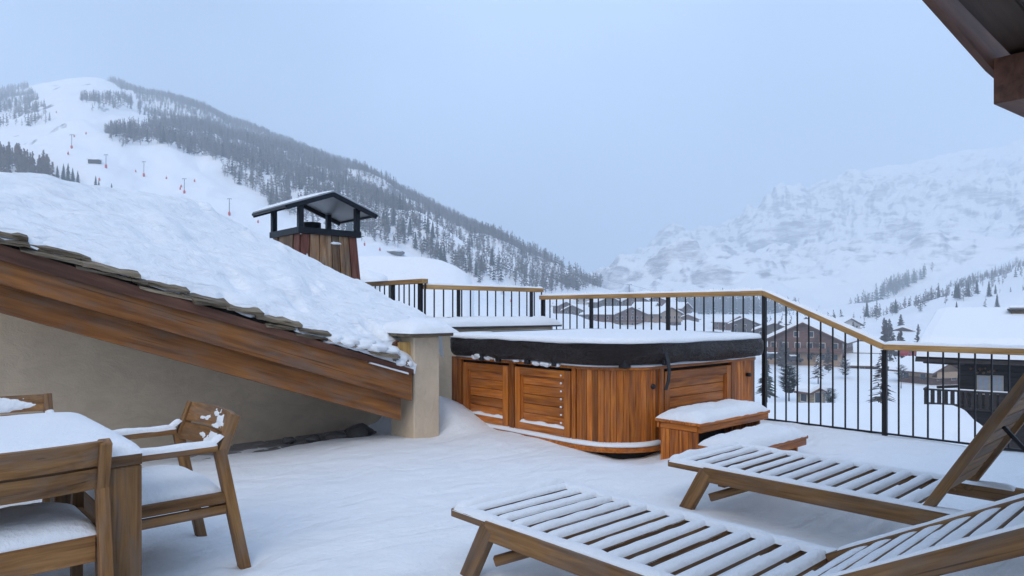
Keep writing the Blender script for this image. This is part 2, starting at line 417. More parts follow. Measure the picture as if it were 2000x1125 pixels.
# ragged lower edge: snow has slid back from the stones in scallops
rec = .0 + .26 * np.clip(fbm(nu * 2.9, nu * 0, 3, 5) - .04, 0, 1) + .05 * fbm(nu * 9, nu * 0 + 4, 2, 8)
rec = np.clip(rec, .0, .22) * np.interp(nu, [-1, 3.2, 3.7, 4.4], [1, 1, .3, .2])
V = V + rec[:, None] * (1 - np.clip(Wg / .5, 0, 1)) ** 1.5
dist = np.hypot(U - U[:, :1], V - V[:, :1])
thick = .03 + .10 * (1 - np.exp(-dist / .07)) + .05 * sstep(.2, 1.2, dist)
Z = roof_plane(U, V) - .075 + thick + .045 * fbm(U * 1.5, V * 1.5, 4, 2) * sstep(0, .4, dist)
rr = (U * .88 + V * .47); qq = (-U * .47 + V * .88)
Z += .05 * fbm(rr * 1.6, qq * 6, 4, 12) * sstep(.05, .3, dist)
for (cu, cv, r_, dp) in ((3.95, 6.60, .17, -.20), (3.72, 6.5, .11, -.06), (3.45, 7.05, .10, -.06), (3.6, 7.2, .09, -.05), (3.05, 6.56, .14, -.07), (2.45, 6.62, .16, -.07), (2.3, 7.1, .22, -.05), (1.75, 6.9, .2, -.05), (2.0, 7.25, .25, .06), (3.2, 6.9, .3, .05), (3.1, 7.9, .12, .07), (3.5, 7.9, .1, .06), (2.75, 8.2, .15, .08)):
    dd = np.hypot((U - cu), (V - cv) * .8); Z += dp * sstep(r_, 0, dd)
Z -= .085 * sstep(.52, .66, T) * sstep(.99, .86, T) * sstep(.35, 1, Wg)
over = np.clip(Wg - 1, 0, 1); Z -= 9.0 * over ** 1.7 + .05 * sstep(.93, 1, Wg)
edge = sstep(0, .03, 1 - T); Z -= (1 - edge) * .05
gridmesh('snow_blanket', U, V, Z, SNOWROOF, roof)
# lumps of snow slid to the verge
def lump(name, c, r, parent, seed, sq=(1, .8, .6)):
    bm = bmesh.new(); bmesh.ops.create_icosphere(bm, subdivisions=3, radius=1)
    P = np.array([v.co[:] for v in bm.verts]); q = 1 + .55 * fbm(P[:, 0] * 1.6 + seed + P[:, 2], P[:, 1] * 1.6 + P[:, 2] * .7, 3, seed)
    for v, k_ in zip(bm.verts, q): v.co = (c[0] + v.co.x * r * sq[0] * k_, c[1] + v.co.y * r * sq[1] * k_, c[2] + v.co.z * r * sq[2] * k_)
    me = bpy.data.meshes.new(name); bm.to_mesh(me); bm.free(); me.materials.append(SNOW); me.polygons.foreach_set('use_smooth', [True] * len(me.polygons))
    return put(name, me, None, parent)
for i, (a, r_, h_) in enumerate(((3.42, .12, .045), (3.58, .13, .06), (3.74, .13, .07), (3.9, .11, .07), (3.28, .1, .03))):
    lump('snow_lump', (a, GV + .02, vt(a) + h_), r_, roof, i, (1.2, .8, .5))
lump('snow_lump', (4.08, GV + .06, .90), .10, roof, 9, (1.0, .8, .75))
lump('snow_lump', (4.15, GV + .03, .85), .07, roof, 10)
lump('snow_lump', (4.03, GV - .02, .87), .06, roof, 11)
prism_xz('cheek_board', [(3.98, .80), (4.14, .76), (4.14, 1.10), (3.98, 1.02)], GV + .16, GV + .22, BEAMDARK, roof, R(90))
prism_xz('cheek_board', [(4.12, .72), (4.262, .68), (4.262, 1.08), (4.12, 1.08)], GV + .12, GV + .18, YELLOWB, roof, R(90))
# rafters ends and drain pipe in the shadow under the eave
for u_ in (3.3, 3.75):
    beam('rafter', (u_, GV + .25, l_b(u_) + .10), (u_, 7.55, l_b(u_) + .40), .12, .16, SOFFIT, roof)
# gable wall under the roof
wall = prism_xz('gable_wall', [(-2.6, -.3), (5.25, -.3), (5.25, .60), (4.40, .62), (.9, 1.9), (-2.6, 1.95)], 7.56, 7.78, STUCCO)
tag(wall, 'plain beige stucco wall in the shade beneath the snowy roof', 'wall')
tag(lump('flower_pot', (3.98, 7.0, -.02), .12, None, 3, (1, 1, .8)), 'dark rounded stone in the shade under the low end of the roof', 'stone').data.materials[0] = STONED
bpy.data.objects['flower_pot'].name = 'boulder'
for i_, (a_, b_, r_) in enumerate(((3.72, 7.0, .10), (3.5, 7.1, .07), (3.25, 7.2, .06), (4.1, 7.15, .13))):
    o = lump('boulder', (a_, b_, .0), r_, None, 30 + i_, (1.2, 1, .6)); o.data.materials[0] = STONED
    tag(o, ['dark stone in the shade left of the pillar foot, under the roof', 'small dark stone further left in the shade under the roof', 'smallest dark stone lying on the bare paving under the roof', 'largest dark stone in the corner behind the pillar under the roof'][i_], 'stone', 'stones under the eave')
# ------------------------------------------------------------------ stub pillar
pil = thing('stucco_pillar', (4.43, 6.45, 0), 'beige stucco pillar with stone cap between the low roof and the hot tub', 'pillar')
box('shaft', (4.262, 6.25, -.2), (4.61, 6.72, 1.14), STUCCO, pil, .012, 'z')
box('cap_stone', (4.13, 6.13, 1.142), (4.72, 6.82, 1.185), STONE, pil, .01)
snowpad('snow_cap', .66, .76, .15, Matrix.Translation((4.44, 6.46, 1.183)), pil, nx=24, ny=20, rough=.18, seed=4, p=3)
# ------------------------------------------------------------------ parapet behind the tub
par = thing('parapet_wall', (6.9, 8.3, 0), 'low beige parapet wall with snowy coping behind the hot tub', 'wall')
box('wall_body', (5.3, 8.12, -.3), (RAIL_U - .05, 8.6, 1.16), STUCCO, par, .01)
box('coping', (5.2, 8.0, 1.162), (RAIL_U + .05, 8.75, 1.20), STONED, par, .008)
snowpad('snow_cap', RAIL_U - 5.2 + .06, .80, .14, Matrix.Translation(((5.2 + RAIL_U) / 2 + .03, 8.38, 1.195)), par, nx=60, ny=18, rough=.15, seed=6, p=4)
par2 = tag(prism_xz('parapet_wall', [(5.55, -.3), (5.9, -.3), (5.9, 1.22), (5.55, 1.22)], 8.77, 10.8, STUCCO), 'short return of the parapet running back beneath the leftmost railing', 'wall')
# ------------------------------------------------------------------ railings
def railing(name, label, p, q, zb, ztop, posts, nbars, group='terrace railings', post_w=.05, top=None, bottom_bar=True, cap=True, railh=.066):
    """p, q plan ends; ztop function of fraction; posts list of fractions"""
    p, q = Vector((*p, 0)), Vector((*q, 0)); L = (q - p).length; d = (q - p) / L
    r = thing(name, (p.x, p.y, 0), label, 'railing', group)
    at = lambda f, z: Vector((p.x + (q.x - p.x) * f, p.y + (q.y - p.y) * f, z))
    for f in posts: beam('post', at(f, zb - .12), at(f, ztop(f) - railh), post_w, post_w, IRON, r, bev=.003)
    for f in nbars:
        if min(abs(f - g) for g in posts) * L < .05: continue
        beam('bar', at(f, zb + .03), at(f, ztop(f) - railh), .016, .016, IRON, r, bev=0)
    if bottom_bar: beam('bottom_rail', at(0, zb + .02), at(1, zb + .02), .03, .02, IRON, r, bev=0)
    ks = top or [0, 1]
    for a, b in zip(ks[:-1], ks[1:]):
        A, B = at(a, ztop(a) - railh / 2), at(b, ztop(b) - railh / 2)
        beam('handrail', A, B, .11, railh, RAILW, r, bev=.006)
        if cap:
            dd = (B - A); M = Matrix.Translation((A + B) / 2 + Vector((0, 0, railh / 2))) 
            x = dd.normalized(); y = Vector((0, 0, 1)).cross(x).normalized(); z = x.cross(y)
            M = M @ Matrix((x, y, z)).transposed().to_4x4()
            snowpad('snow_strip', dd.length, .10, cap if isinstance(cap, float) else .03, M, r, nx=60, ny=7, rough=.35, seed=int(a * 9) + 3)
    return r
# long straight railing at the edge of the terrace: v from 8.46 down to -1
VA, VB = 8.46, -1.2
fr = lambda v: (VA - v) / (VA - VB)
PV = [8.40, 7.306, 5.829, 4.342, 2.887, 1.42, -.05]
def ztop_c(f):
    v = VA - f * (VA - VB)
    return 1.69 if v >= 4.342 else (1.045 if v <= 2.887 else 1.045 + (1.69 - 1.045) * (v - 2.887) / (4.342 - 2.887))
bars = []
for a, b in zip(PV[:-1], PV[1:]):
    m = 10 if a < 8 else 7
    bars += [fr(a + (b - a) * k_ / m) for k_ in range(1, m)]
railing('terrace_railing', 'long black bar railing with larch handrail stepping down behind the hot tub and loungers', (RAIL_U, VA), (RAIL_U, VB), .0, ztop_c, [fr(v) for v in PV], bars, top=[0, fr(4.342), fr(2.887), 1], cap=.035)
railing('parapet_railing', 'short black bar railing with snowy handrail standing on the parapet behind the hot tub', (5.93, 8.42), (8.40, 8.42), 1.30, lambda f: 1.82, [.26, .9], [k_ / 14 for k_ in range(0, 15)], cap=.035, post_w=.045)
railing('parapet_railing', 'short black bar railing with bare handrail running back behind the snowy roof', (5.90, 8.36), (5.90, 10.9), 1.27, lambda f: 1.905, [.05, .35, .68, .97], [k_ / 18 for k_ in range(0, 19)], cap=False, post_w=.06, railh=.07)
# ------------------------------------------------------------------ hot tub
TU0, TU1, TV0, TV1, TZ = 5.25, 7.98, 4.15, 6.90, .87
tub = thing('hot_tub', (6.6, 5.5, 0), 'cedar clad hot tub with rounded corner under a dark vinyl cover topped with snow', 'hot tub')
out = roundpoly([(TU0, TV1), (TU0, TV0), (TU1, TV0), (TU1, TV1)], [.25, .6, .25, .25], 14, .09)
core = roundpoly([(TU0 + .05, TV1 - .05), (TU0 + .05, TV0 + .05), (TU1 - .05, TV0 + .05), (TU1 - .05, TV1 - .05)], [.22, .56, .22, .22], 12, .12)
loft('cabinet', core, [(0, -.12), (0, TZ - .03)], GAPDARK, tub, smooth=False)  # core coloured near-black so the shaded gap below the plinth reads dark
loft('plinth', out, [(.05, .005), (.05, .055), (.035, .06), (.0, .06)], CEDARDOOR, tub, smooth=False)
def pl_wob(s, k, z): return .014 * fbm(s * 3, s * 0, 3, 40), (.012 * fbm(s * 5, s * 0, 3, 41) if k else 0 * s)
loft('plinth_snow', out, [(.048, .061), (.045, .075), (.03, .092), (.002, .10)], SNOW, tub, pl_wob)
def upright(p, nrm, w, z0, z1, th, mat, name='stave'):
    c = Vector((p[0], p[1], 0)) + Vector((nrm[0], nrm[1], 0)) * (th / 2)
    return beam(name, (c.x, c.y, z0), (c.x, c.y, z1), w, th, mat, tub, up=(nrm[0], nrm[1], 0), bev=.004)
# rounded corner of vertical staves
cc = (TU0 + .6, TV0 + .6); ns = 15
for i in range(ns):
    a = math.pi + (i + .5) / ns * math.pi / 2
    nrm = (math.cos(a), math.sin(a)); upright((cc[0] + .565 * nrm[0], cc[1] + .565 * nrm[1]), nrm, .0605, .065, TZ - .02, .035 + random.uniform(-.003, .003), CEDAR)
# left side: corner posts, two doors
L = (-1, 0)
def side_post(v, w=.06, th=.05): upright((TU0 + .035, v), L, w, .065, TZ - .02, th, CEDAR, 'post')
for v, w in ((4.785, .05), (5.735, .075), (6.69, .05)): side_post(v, w)
for v in (6.75, 6.82, 6.885): upright((TU0 + .04 + (v - 6.7) * .15, v), L, .06, .065, TZ - .02, .032, CEDAR)
def door(lo, hi, face, axis, z0=.10, z1=TZ - .075, bolts=False, hinge=None, nb=5):
    """framed door of horizontal boards; axis 'v' lies on the left side, 'u' on the front"""
    def P(t, z, o): return (face - o, t, z) if axis == 'v' else (t, face - o, z)
    up = (-1, 0, 0) if axis == 'v' else (0, -1, 0)
    mid = (lo + hi) / 2
    d = put('door', boxmesh(.001, .001, .001, GAPDARK, 0), Matrix.Translation(P(mid, (z0 + z1) / 2, -.01)), tub)
    fw = .085
    beam('stile', P(lo + fw / 2, z0, .02), P(lo + fw / 2, z1, .02), fw, .05, CEDARDOOR, d, up=up)
    beam('stile', P(hi - fw / 2, z0, .02), P(hi - fw / 2, z1, .02), fw, .05, CEDARDOOR, d, up=up)
    beam('frame_rail', P(lo + fw, z0 + fw * .5, .02), P(hi - fw, z0 + fw * .5, .02), fw, .05, CEDARDOOR, d, up=up)
    beam('frame_rail', P(lo + fw, z1 - fw * .5, .02), P(hi - fw, z1 - fw * .5, .02), fw, .05, CEDARDOOR, d, up=up)
    zz = np.linspace(z0 + fw, z1 - fw, nb + 1)
    for a, b in zip(zz[:-1], zz[1:]):
        beam('panel_board', P(lo + fw, (a + b) / 2, .002), P(hi - fw, (a + b) / 2, .002), b - a - .005, .02, CEDARDOOR, d, up=up)
    beam('moulding', P(lo + fw + .012, z0 + fw, .016), P(lo + fw + .012, z1 - fw, .016), .024, .02, CEDAR, d, up=up)
    beam('moulding', P(hi - fw - .012, z0 + fw, .016), P(hi - fw - .012, z1 - fw, .016), .024, .02, CEDAR, d, up=up)
    beam('moulding', P(lo + fw + .025, z1 - fw - .012, .016), P(hi - fw - .025, z1 - fw - .012, .016), .024, .02, CEDAR, d, up=up)
    # snow caught on the lower frame
    M = Matrix.Translation(P(mid, z0 + fw + .001, .022)) @ Matrix.Rotation(R(90) if axis == 'v' else 0, 4, 'Z')
    snowpad('snow_ledge', hi - lo - 2 * fw, .05, .028, M, d, nx=24, ny=6, rough=.4, seed=int(lo * 7))
    if bolts:
        for k_ in range(7): lump('bolt', P(bolts, z0 + fw + .06 + k_ * .083, .048), .011, d, k_, (1, 1, 1))
door(5.80, 6.62, TU0 + .03, 'v')
door(4.83, 5.68, TU0 + .03, 'v', bolts=4.955)
# front: post, panel, post, staves
F = (0, -1)
for u_ in (5.875, 7.285): upright((u_, TV0 + .035), F, .07, .065, TZ - .02, .05, CEDAR, 'post')
door(5.93, 7.235, TV0 + .03, 'u', z0=.12)
for k_ in range(6): upright((7.36 + k_ * .075, TV0 + .035), F, .07, .065, TZ - .02, .035, CEDAR)
ns = 6
for i in range(ns):
    a = -math.pi / 2 + (i + .5) / ns * math.pi / 2
    nrm = (math.cos(a), math.sin(a)); upright((TU1 - .25 + .215 * nrm[0], TV0 + .25 + .215 * nrm[1]), nrm, .06, .065, TZ - .02, .035, CEDAR)
for k_ in range(30): upright((TU1 - .035, TV0 + .30 + k_ * .078), (1, 0), .074, .065, TZ - .02, .035, CEDAR)
# top rim of the cabinet
loft('rim', out, [(.0, TZ - .045), (.022, TZ - .04), (.022, TZ - .012), (.0, TZ - .005)], CEDARDOOR, tub, smooth=False)
def rim_wob(s, k, z): return .012 * fbm(s * 4, s * 0, 3, 50), (.02 * np.clip(fbm(s * 2.2, s * 0, 3, 52), -.2, 1) if k else 0 * s)
loft('rim_snow', out, [(.02, TZ - .012), (.024, TZ + .0), (.012, TZ + .018), (-.03, TZ + .03)], SNOW, tub, rim_wob)
# dark cover with sagging skirt
def cov_wob(s, k, z):
    a = [.6, 1, 1, .9, .8, .5, .3, .1][min(k, 7)]
    fold = np.exp(-((s - 2.06) / .035) ** 2) + np.exp(-((s - 9.3) / .035) ** 2)
    return a * (.055 * fbm(s * 2.6 + z * 9, z * 9 + s * 0, 4, 60) + .014 * fbm(s * 9 + z * 20, z * 12 + s * 0, 2, 64)) - .02 * fold, (.018 * fbm(s * 2.5, s * 0 + 3, 3, 66) if k < 2 else .004 * fbm(s * 3, s * 0, 2, 67))
loft('cover', out, [(.015, TZ + .02), (.07, TZ + .010), (.10, TZ + .05), (.112, TZ + .10), (.11, TZ + .15), (.10, TZ + .19), (.085, TZ + .22), (.04, TZ + .238)], VINYL, tub, cov_wob)
def csn_wob(s, k, z): return (.022 * fbm(s * 2.2, s * 0, 4, 70) if k < 3 else 0 * s), (.018 * fbm(s * 2.8, s * 0, 4, 71) if k == 0 else .006 * fbm(s * 1.3, s * 0, 3, 72))
loft('cover_snow', out, [(.088, TZ + .222), (.094, TZ + .236), (.086, TZ + .262), (.06, TZ + .278), (-.03, TZ + .288), (-.5, TZ + .295)], SNOW, tub, csn_wob)
# straps, buckles, drain hole
def strap(px_, p, nrm, z0, z1, w=.045, bulge=.03):
    n_ = Vector((nrm[0], nrm[1], 0)); P = Vector((p[0], p[1], 0)) + n_ * .05
    P = P + n_ * .035; pts = [P + n_ * (bulge * math.sin(f * 3.1)) + Vector((0, 0, z1 + (z0 - z1) * f)) for f in (0, .25, .5, .75, 1)]
    t_ = Vector((-n_.y, n_.x, 0)) * (w / 2); v = []
    for q in pts: v += [q - t_, q + t_, q + t_ + n_ * .008, q - t_ + n_ * .008]
    f = []
    for i in range(len(pts) - 1): f += [(i * 4 + k_, i * 4 + (k_ + 1) % 4, i * 4 + 4 + (k_ + 1) % 4, i * 4 + 4 + k_) for k_ in range(4)]
    f += [(3, 2, 1, 0), tuple(range(len(v) - 4, len(v)))]
    return mk('strap', v, f, STRAP, tub)
strap(0, (5.83, TV0), (0, -1), .62, 1.0, .05, .045)
box('buckle', (5.80, TV0 - .10, TZ + .0), (5.87, TV0 - .06, TZ + .06), STRAP, tub, .008)
for (a, b) in ((TU0 - .05, 6.2), (TU0 - .05, 5.9), (TU0 - .05, 5.42), (TU0 - .05, 5.0)):
    box('buckle', (a - .04, b - .035, TZ - .03), (a + .01, b + .035, TZ + .05), STRAP, tub, .008)
an = math.pi * 1.27; bx_, by_ = cc[0] + .63 * math.cos(an), cc[1] + .63 * math.sin(an)
box('buckle', (bx_ - .06, by_ - .05, TZ - .02), (bx_ + .05, by_ + .03, TZ + .07), STRAP, tub, .01)
beam('strap', (bx_ + .03, by_ - .03, TZ + .06), (bx_ + .24, by_ - .10, TZ + .0), .03, .012, STRAP, tub)
an = math.pi * 1.445; hx, hy = cc[0] + .60 * math.cos(an), cc[1] + .60 * math.sin(an)
tube('black_stub', [(hx, hy + .02, .655), (hx - .006, hy - .018, .655)], .026, STRAP, tub, 10)
tube('black_stub', [(7.62, TV0, .66), (7.62, TV0 - .05, .66)], .024, STRAP, tub, 10)  # black stub added where a reflection crosses the tub front
for i, (v_, r_, dz) in enumerate(((6.36, .05, .0), (6.25, .07, .02), (6.12, .045, .0), (6.02, .07, .025), (5.93, .06, .0), (5.62, .04, 0), (5.48, .03, .0), (5.3, .05, -.01), (5.15, .06, -.01), (5.0, .05, -.01))):
    lump('snow_lump', (TU0 - .045, v_, TZ + dz), r_, tub, i + 20, (.7, 1.25, .55))
# ------------------------------------------------------------------ step bench by the tub
def bench(name, label, u0, u1, v0, v1, zt, group, st):
    b = thing(name, ((u0 + u1) / 2, (v0 + v1) / 2, 0), label, 'step', group)
    nb = 3; dv = (v1 - v0) / nb
    for k_ in range(nb): box('tread_board', (u0, v0 + k_ * dv + .003, zt - .03), (u1, v0 + (k_ + 1) * dv - .003, zt), CEDARDOOR, b, .004)
    box('apron', (u0 + .02, v0 + .012, zt - .092), (u1 - .02, v0 + .04, zt - .032), CEDARDOOR, b)
    box('apron', (u0 + .02, v1 - .04, zt - .092), (u1 - .02, v1 - .012, zt - .032), CEDARDOOR, b)
    for uu in (u0 + .03, u1 - .15):
        m = max(3, int((v1 - v0 - .1) / .1))
        for k_ in range(m):
            va = v0 + .05 + k_ * (v1 - v0 - .1) / m
            box('end_board', (uu, va + .002, -.1), (uu + .028, va + (v1 - v0 - .1) / m - .002, zt - .094), CEDAR, b, .003, 'z')
        box('cleat', (uu - .004, v0 + .05, zt - .09), (uu + .05, v1 - .05, zt - .034), CEDARDOOR, b, axis='y')
    box('back_board', (u0 + .07, v1 - .075, -.1), (u1 - .16, v1 - .05, zt - .094), GAPDARK, b, .003)
    snowpad('snow_cushion', u1 - u0 - .01, v1 - v0 - .01, st, Matrix.Translation(((u0 + u1) / 2, (v0 + v1) / 2, zt)), b, nx=70, ny=26, rough=.14, seed=int(zt * 50), p=3.4)
    return b
bench('step_bench', 'taller cedar step with a cushion of snow, against the hot tub', 5.58, 6.93, 3.50, 4.02, .37, 'hot tub steps', .10)
bench('step_bench', 'lower cedar step topped with snow, in front of the taller one', 5.45, 6.68, 2.98, 3.46, .20, 'hot tub steps', .10)
# ------------------------------------------------------------------ sun loungers
def lounger(label, u0, u1, vf, vh, ang, seed):
    """u0-u1 width, vf foot end, vh hinge; the backrest rises from the hinge by ang degrees"""
    lg = thing('sun_lounger', ((u0 + u1) / 2, (vf + vh) / 2, 0), label, 'sun lounger', 'wooden sun loungers')
    zt = .325; vl = vf - .30; ve = vh - .95
    for s_, uu in ((0, u0), (1, u1 - .045)):
        box('side_rail', (uu, vl, zt - .045), (uu + .045, vf, zt), TEAKGREY, lg, axis='y')
        box('side_rail', (uu - .012 if s_ == 0 else uu, ve, zt - .10), (uu + .045 if s_ == 0 else uu + .057, vl - .002, zt), TEAKGREY, lg, axis='y')
        uc = uu + .0225 + (-.03 if s_ == 0 else .03)
        beam('leg', (uc + (.02 if s_ == 0 else -.02), vl - .02, zt - .03), (uc + (.02 if s_ == 0 else -.02), vf - .12, -.06), .052, .095, TEAKGREY, lg, up=(0, 1, .5))
        beam('leg', (uc, ve + .25, zt - .05), (uc, ve + .12, -.06), .052, .095, TEAKGREY, lg, up=(0, 1, .5))
    box('cross_rail', (u0 + .05, vl - .14, zt - .13), (u1 - .05, vl - .08, zt - .07), TEAKGREY, lg)
    beam('brace', (u0 + .045, vl - .02, zt - .22), (u0 + .30, vl - .30, zt - .10), .04, .05, TEAKGREY, lg)
    box('end_rail', (u0 + .046, vf - .05, zt - .05), (u1 - .046, vf - .005, zt - .005), TEAKGREY, lg)
    pitch = .123; ns = int((vf - .02 - vh) / pitch)
    for k_ in range(ns):
        v1 = vf - .06 - k_ * pitch
        rs = random.Random(seed * 31 + k_)
        s_ = box('slat', (u0 + .046, v1 - .066, zt - .030), (u1 - .046, v1, zt - .002), TEAKGREY, lg, .003)
        snowpad('slat_snow', u1 - u0 - .09, .069 + rs.uniform(-.004, .005), rs.uniform(.021, .030), Matrix.Translation(((u0 + u1) / 2 + rs.uniform(-.006, .006), v1 - .033, zt - .004)), s_, nx=44, ny=11, rough=rs.uniform(.06, .14), seed=seed + k_, p=2.4)
    for uu in (u0 + .028, u1 - .028):
        snowpad('rail_snow', vf - vh + .22, .084, .026, Matrix.Translation((uu + (.012 if uu < (u0 + u1) / 2 else -.012), (vf + vh - .24) / 2, zt - .004)) @ Matrix.Rotation(R(90), 4, 'Z'), lg, nx=90, ny=9, rough=.2, seed=seed + 40, p=3)
    snowpad('rail_snow', u1 - u0 - .04, .09, .05, Matrix.Translation(((u0 + u1) / 2, vf - .035, zt - .006)), lg, nx=30, ny=9, rough=.18, seed=seed + 50, p=3)
    # backrest: frame and slats in its own plane
    c, s = math.cos(R(ang)), math.sin(R(ang)); z0 = zt + .005
    def B(u, t, o=0): return Vector((u, vh - t * c + o * s, z0 + t * s + o * c))
    nrm = Vector((0, s, c)); LB = 1.02
    br = put('backrest', boxmesh(.01, .01, .01, TEAKGREY, 0), Matrix.Translation(B((u0 + u1) / 2, .03)), lg)
    for uu in ((u0 + .055, u1 - .04) if ang > 45 else (u0 + .075, u1 - .075)):
        beam('backrest_rail', B(uu, -.06), B(uu, LB), .05, .052 if ang > 45 else .07, TEAKGREY, br, up=nrm)
    for k_ in range(9):
        t_ = .06 + k_ * .108
        s_ = beam('backrest_slat', B(u0 + .082, t_ + .045, .012), B(u1 - .075, t_ + .045, .012), .096, .02, TEAKGREY, br, up=nrm)
        x = Vector((1, 0, 0)); y = nrm.cross(x)
        if ang < 45:
            M = Matrix.Translation(B((u0 + u1) / 2, t_ + .045, .02)) @ Matrix((x, y, nrm)).transposed().to_4x4()
            snowpad('slat_snow', u1 - u0 - .16, .090, .014, M, s_, nx=24, ny=8, rough=.2, seed=seed + k_ * 3, p=2.3)
        else:
            M = Matrix.Translation(B((u0 + u1) / 2, t_ + .002, .024)) @ Matrix.Translation((0, 0, 0))
            snowpad('slat_snow', u1 - u0 - .24, .020, .012, M, s_, nx=24, ny=5, rough=.4, seed=seed + k_ * 3)
    if ang < 45:
        for uu in (u0 + .075, u1 - .075):
            x = B(0, 1) - B(0, 0); x.normalize(); y = nrm.cross(x)
            M = Matrix.Translation(B(uu, LB / 2, .037)) @ Matrix((x, y, nrm)).transposed().to_4x4()
            snowpad('rail_snow', LB, .036, .012, M, br, nx=40, ny=6, rough=.3, seed=seed + 70)
    beam('prop', B((u0 + u1) / 2 - .2, .55, -.02), (( u0 + u1) / 2 - .2, vh - .75, zt - .06), .03, .02, IRON, lg)
    return lg
lounger('nearer slatted teak sun lounger at the bottom, its backrest only slightly raised', 2.31, 3.19, 3.03, 1.24, 29, 3)
lounger('farther slatted teak sun lounger beside the cedar steps, backrest raised steeply', 4.23, 5.17, 2.93, 1.24, 59, 90)
# ------------------------------------------------------------------ dining table and chairs
tb = thing('dining_table', (-.2, 4.2, 0), 'square-legged teak dining table under a thick sheet of snow at the lower left', 'table')
TX0, TX1, TY0, TY1, TT = -1.35, .875, 3.5, 4.86, .765
nb = 9; dw = (TY1 - TY0) / nb
for k_ in range(nb): box('top_board', (TX0, TY0 + k_ * dw + .002, TT - .055), (TX1, TY0 + (k_ + 1) * dw - .002, TT), TEAKGREY, tb, .004)
for a in (TX0, TX1 - .165):
    for b in (TY0, TY1 - .165): box('leg', (a + .002, b + .002, -.1), (a + .163, b + .163, TT - .057), TEAKGREY, tb, .006, 'z')
snowpad('snow_sheet', TX1 - TX0 + .01, TY1 - TY0 + .01, .075, Matrix.Translation(((TX0 + TX1) / 2, (TY0 + TY1) / 2, TT)), tb, nx=80, ny=60, rough=.05, seed=2, p=14)
def chair(label, origin, rot, seed, snowy=True):
    """local frame: x forward from the back feet, y across, z up"""
    M = Matrix.Translation((*origin, 0)) @ Matrix.Rotation(R(rot), 4, 'Z')
    ch = tag(put('garden_chair', None, M), label, 'chair', 'teak armchairs round the table')
    g = lambda x, y, z: M @ Vector((x, y, z))
    dz = (M.to_3x3() @ Vector((1, 0, 0)))
    hw = .36
    for s_ in (-1, 1):
        y = s_ * hw
        beam('leg', g(-.012, y, -.06), g(.135, y, .665), .05, .06, TEAK, ch, up=dz)
        beam('back_post', g(.128, y, .62), g(.05, y * .99, .845), .05, .055, TEAK, ch, up=dz)
        beam('leg', g(.70, y, -.06), g(.66, y, .655), .05, .055, TEAK, ch, up=dz)
        beam('armrest', g(.15, y, .672), g(.72, y, .672), .062, .035, TEAK, ch)
        beam('seat_rail', g(.105, y, .395), g(.655, y, .395), .035, .06, TEAK, ch)
        beam('seat_rail', g(.10, y, .33), g(.655, y, .33), .035, .05, TEAK, ch)
        if snowy:
            snowpad('arm_snow', .56, .062, .032, M @ Matrix.Translation((.43, y, .688)), ch, nx=30, ny=8, rough=.2, seed=seed + s_)
            snowpad('arm_snow', .12, .052, .028, M @ Matrix.Translation((.165, y, .70)) @ Matrix.Rotation(R(38), 4, 'Y'), ch, nx=14, ny=8, seed=seed)
    beam('seat_rail', g(.11, -hw + .03, .36), g(.11, hw - .03, .36), .035, .11, TEAK, ch)
    beam('seat_rail', g(.65, -hw + .03, .36), g(.65, hw - .03, .36), .035, .11, TEAK, ch)
    for k_ in range(5): beam('seat_slat', g(.16 + k_ * .11, -hw + .02, .415), g(.16 + k_ * .11, hw - .02, .415), .10, .018, TEAK, ch)
    # two broad, gently curved back slats
    for z0, z1 in ((.625, .722), (.735, .845)):
        v = []; n = 10
        for k_ in range(n + 1):
            y = -hw + .012 + (2 * hw - .024) * k_ / n; bow = .045 * (1 - (2 * k_ / n - 1) ** 2)
            for z in (z0, z1):
                x = .128 + (.05 - .128) * (z - .62) / .225 - bow
                v += [(x - .011, y, z), (x + .013, y, z + .003)]
        f = []
        for k_ in range(n):
            a = k_ * 4; b = a + 4
            f += [(a, a + 2, b + 2, b), (a + 1, b + 1, b + 3, a + 3), (a, b, b + 1, a + 1), (a + 2, a + 3, b + 3, b + 2)]
        f += [(0, 1, 3, 2), (n * 4, n * 4 + 2, n * 4 + 3, n * 4 + 1)]
        # store with the grain along local X
        Rg = Matrix.Rotation(R(90), 4, 'Z'); Ri = Rg.inverted()
        o = mk('back_slat', [Ri @ Vector(q) for q in v], f, TEAK, ch, M @ Rg); fixn(o)
    if snowy:
        snowpad('seat_snow', .56, .70, .085, M @ Matrix.Translation((.39, 0, .424)), ch, nx=34, ny=34, rough=.08, seed=seed, p=4)
        # wind-blown snow clinging to the inner face of the back
        yy = np.linspace(-.33, .33, 56); zz = np.linspace(.632, .842, 26); Yc, Zc = np.meshgrid(yy, zz, indexing='ij')
        th = fbm(Yc * 9 + seed, Zc * 22, 4, seed) + .16 - .9 * np.abs(Yc / .33 - .25) ** 2.2 - np.where(Zc > .79, (Zc - .79) * 4, 0)
        hh = np.clip(th, -.02, .5) * .026; hh = np.where((Zc > .72) & (Zc < .737), -.012, hh)
        Xc = .128 + (.05 - .128) * (Zc - .62) / .225 - .045 * (1 - (Yc / hw) ** 2) + .0135 + hh
        keep = hh > -.0005; idx = -np.ones(Yc.shape, int); v = []; f = []
        for i in range(56):
            for j in range(26): idx[i, j] = len(v); v.append((Xc[i, j], Yc[i, j], Zc[i, j]))
        for i in range(55):
            for j in range(25):
                if keep[i:i + 2, j:j + 2].any() and hh[i:i + 2, j:j + 2].min() > -.011: f.append((idx[i, j], idx[i + 1, j], idx[i + 1, j + 1], idx[i, j + 1]))
        if f: mk('clinging_snow', v, f, SNOW, ch, M, True)
    return ch
chair('teak armchair with snowy arms and seat, drawn up to the right end of the table', (1.478, 4.21), 180, 5)
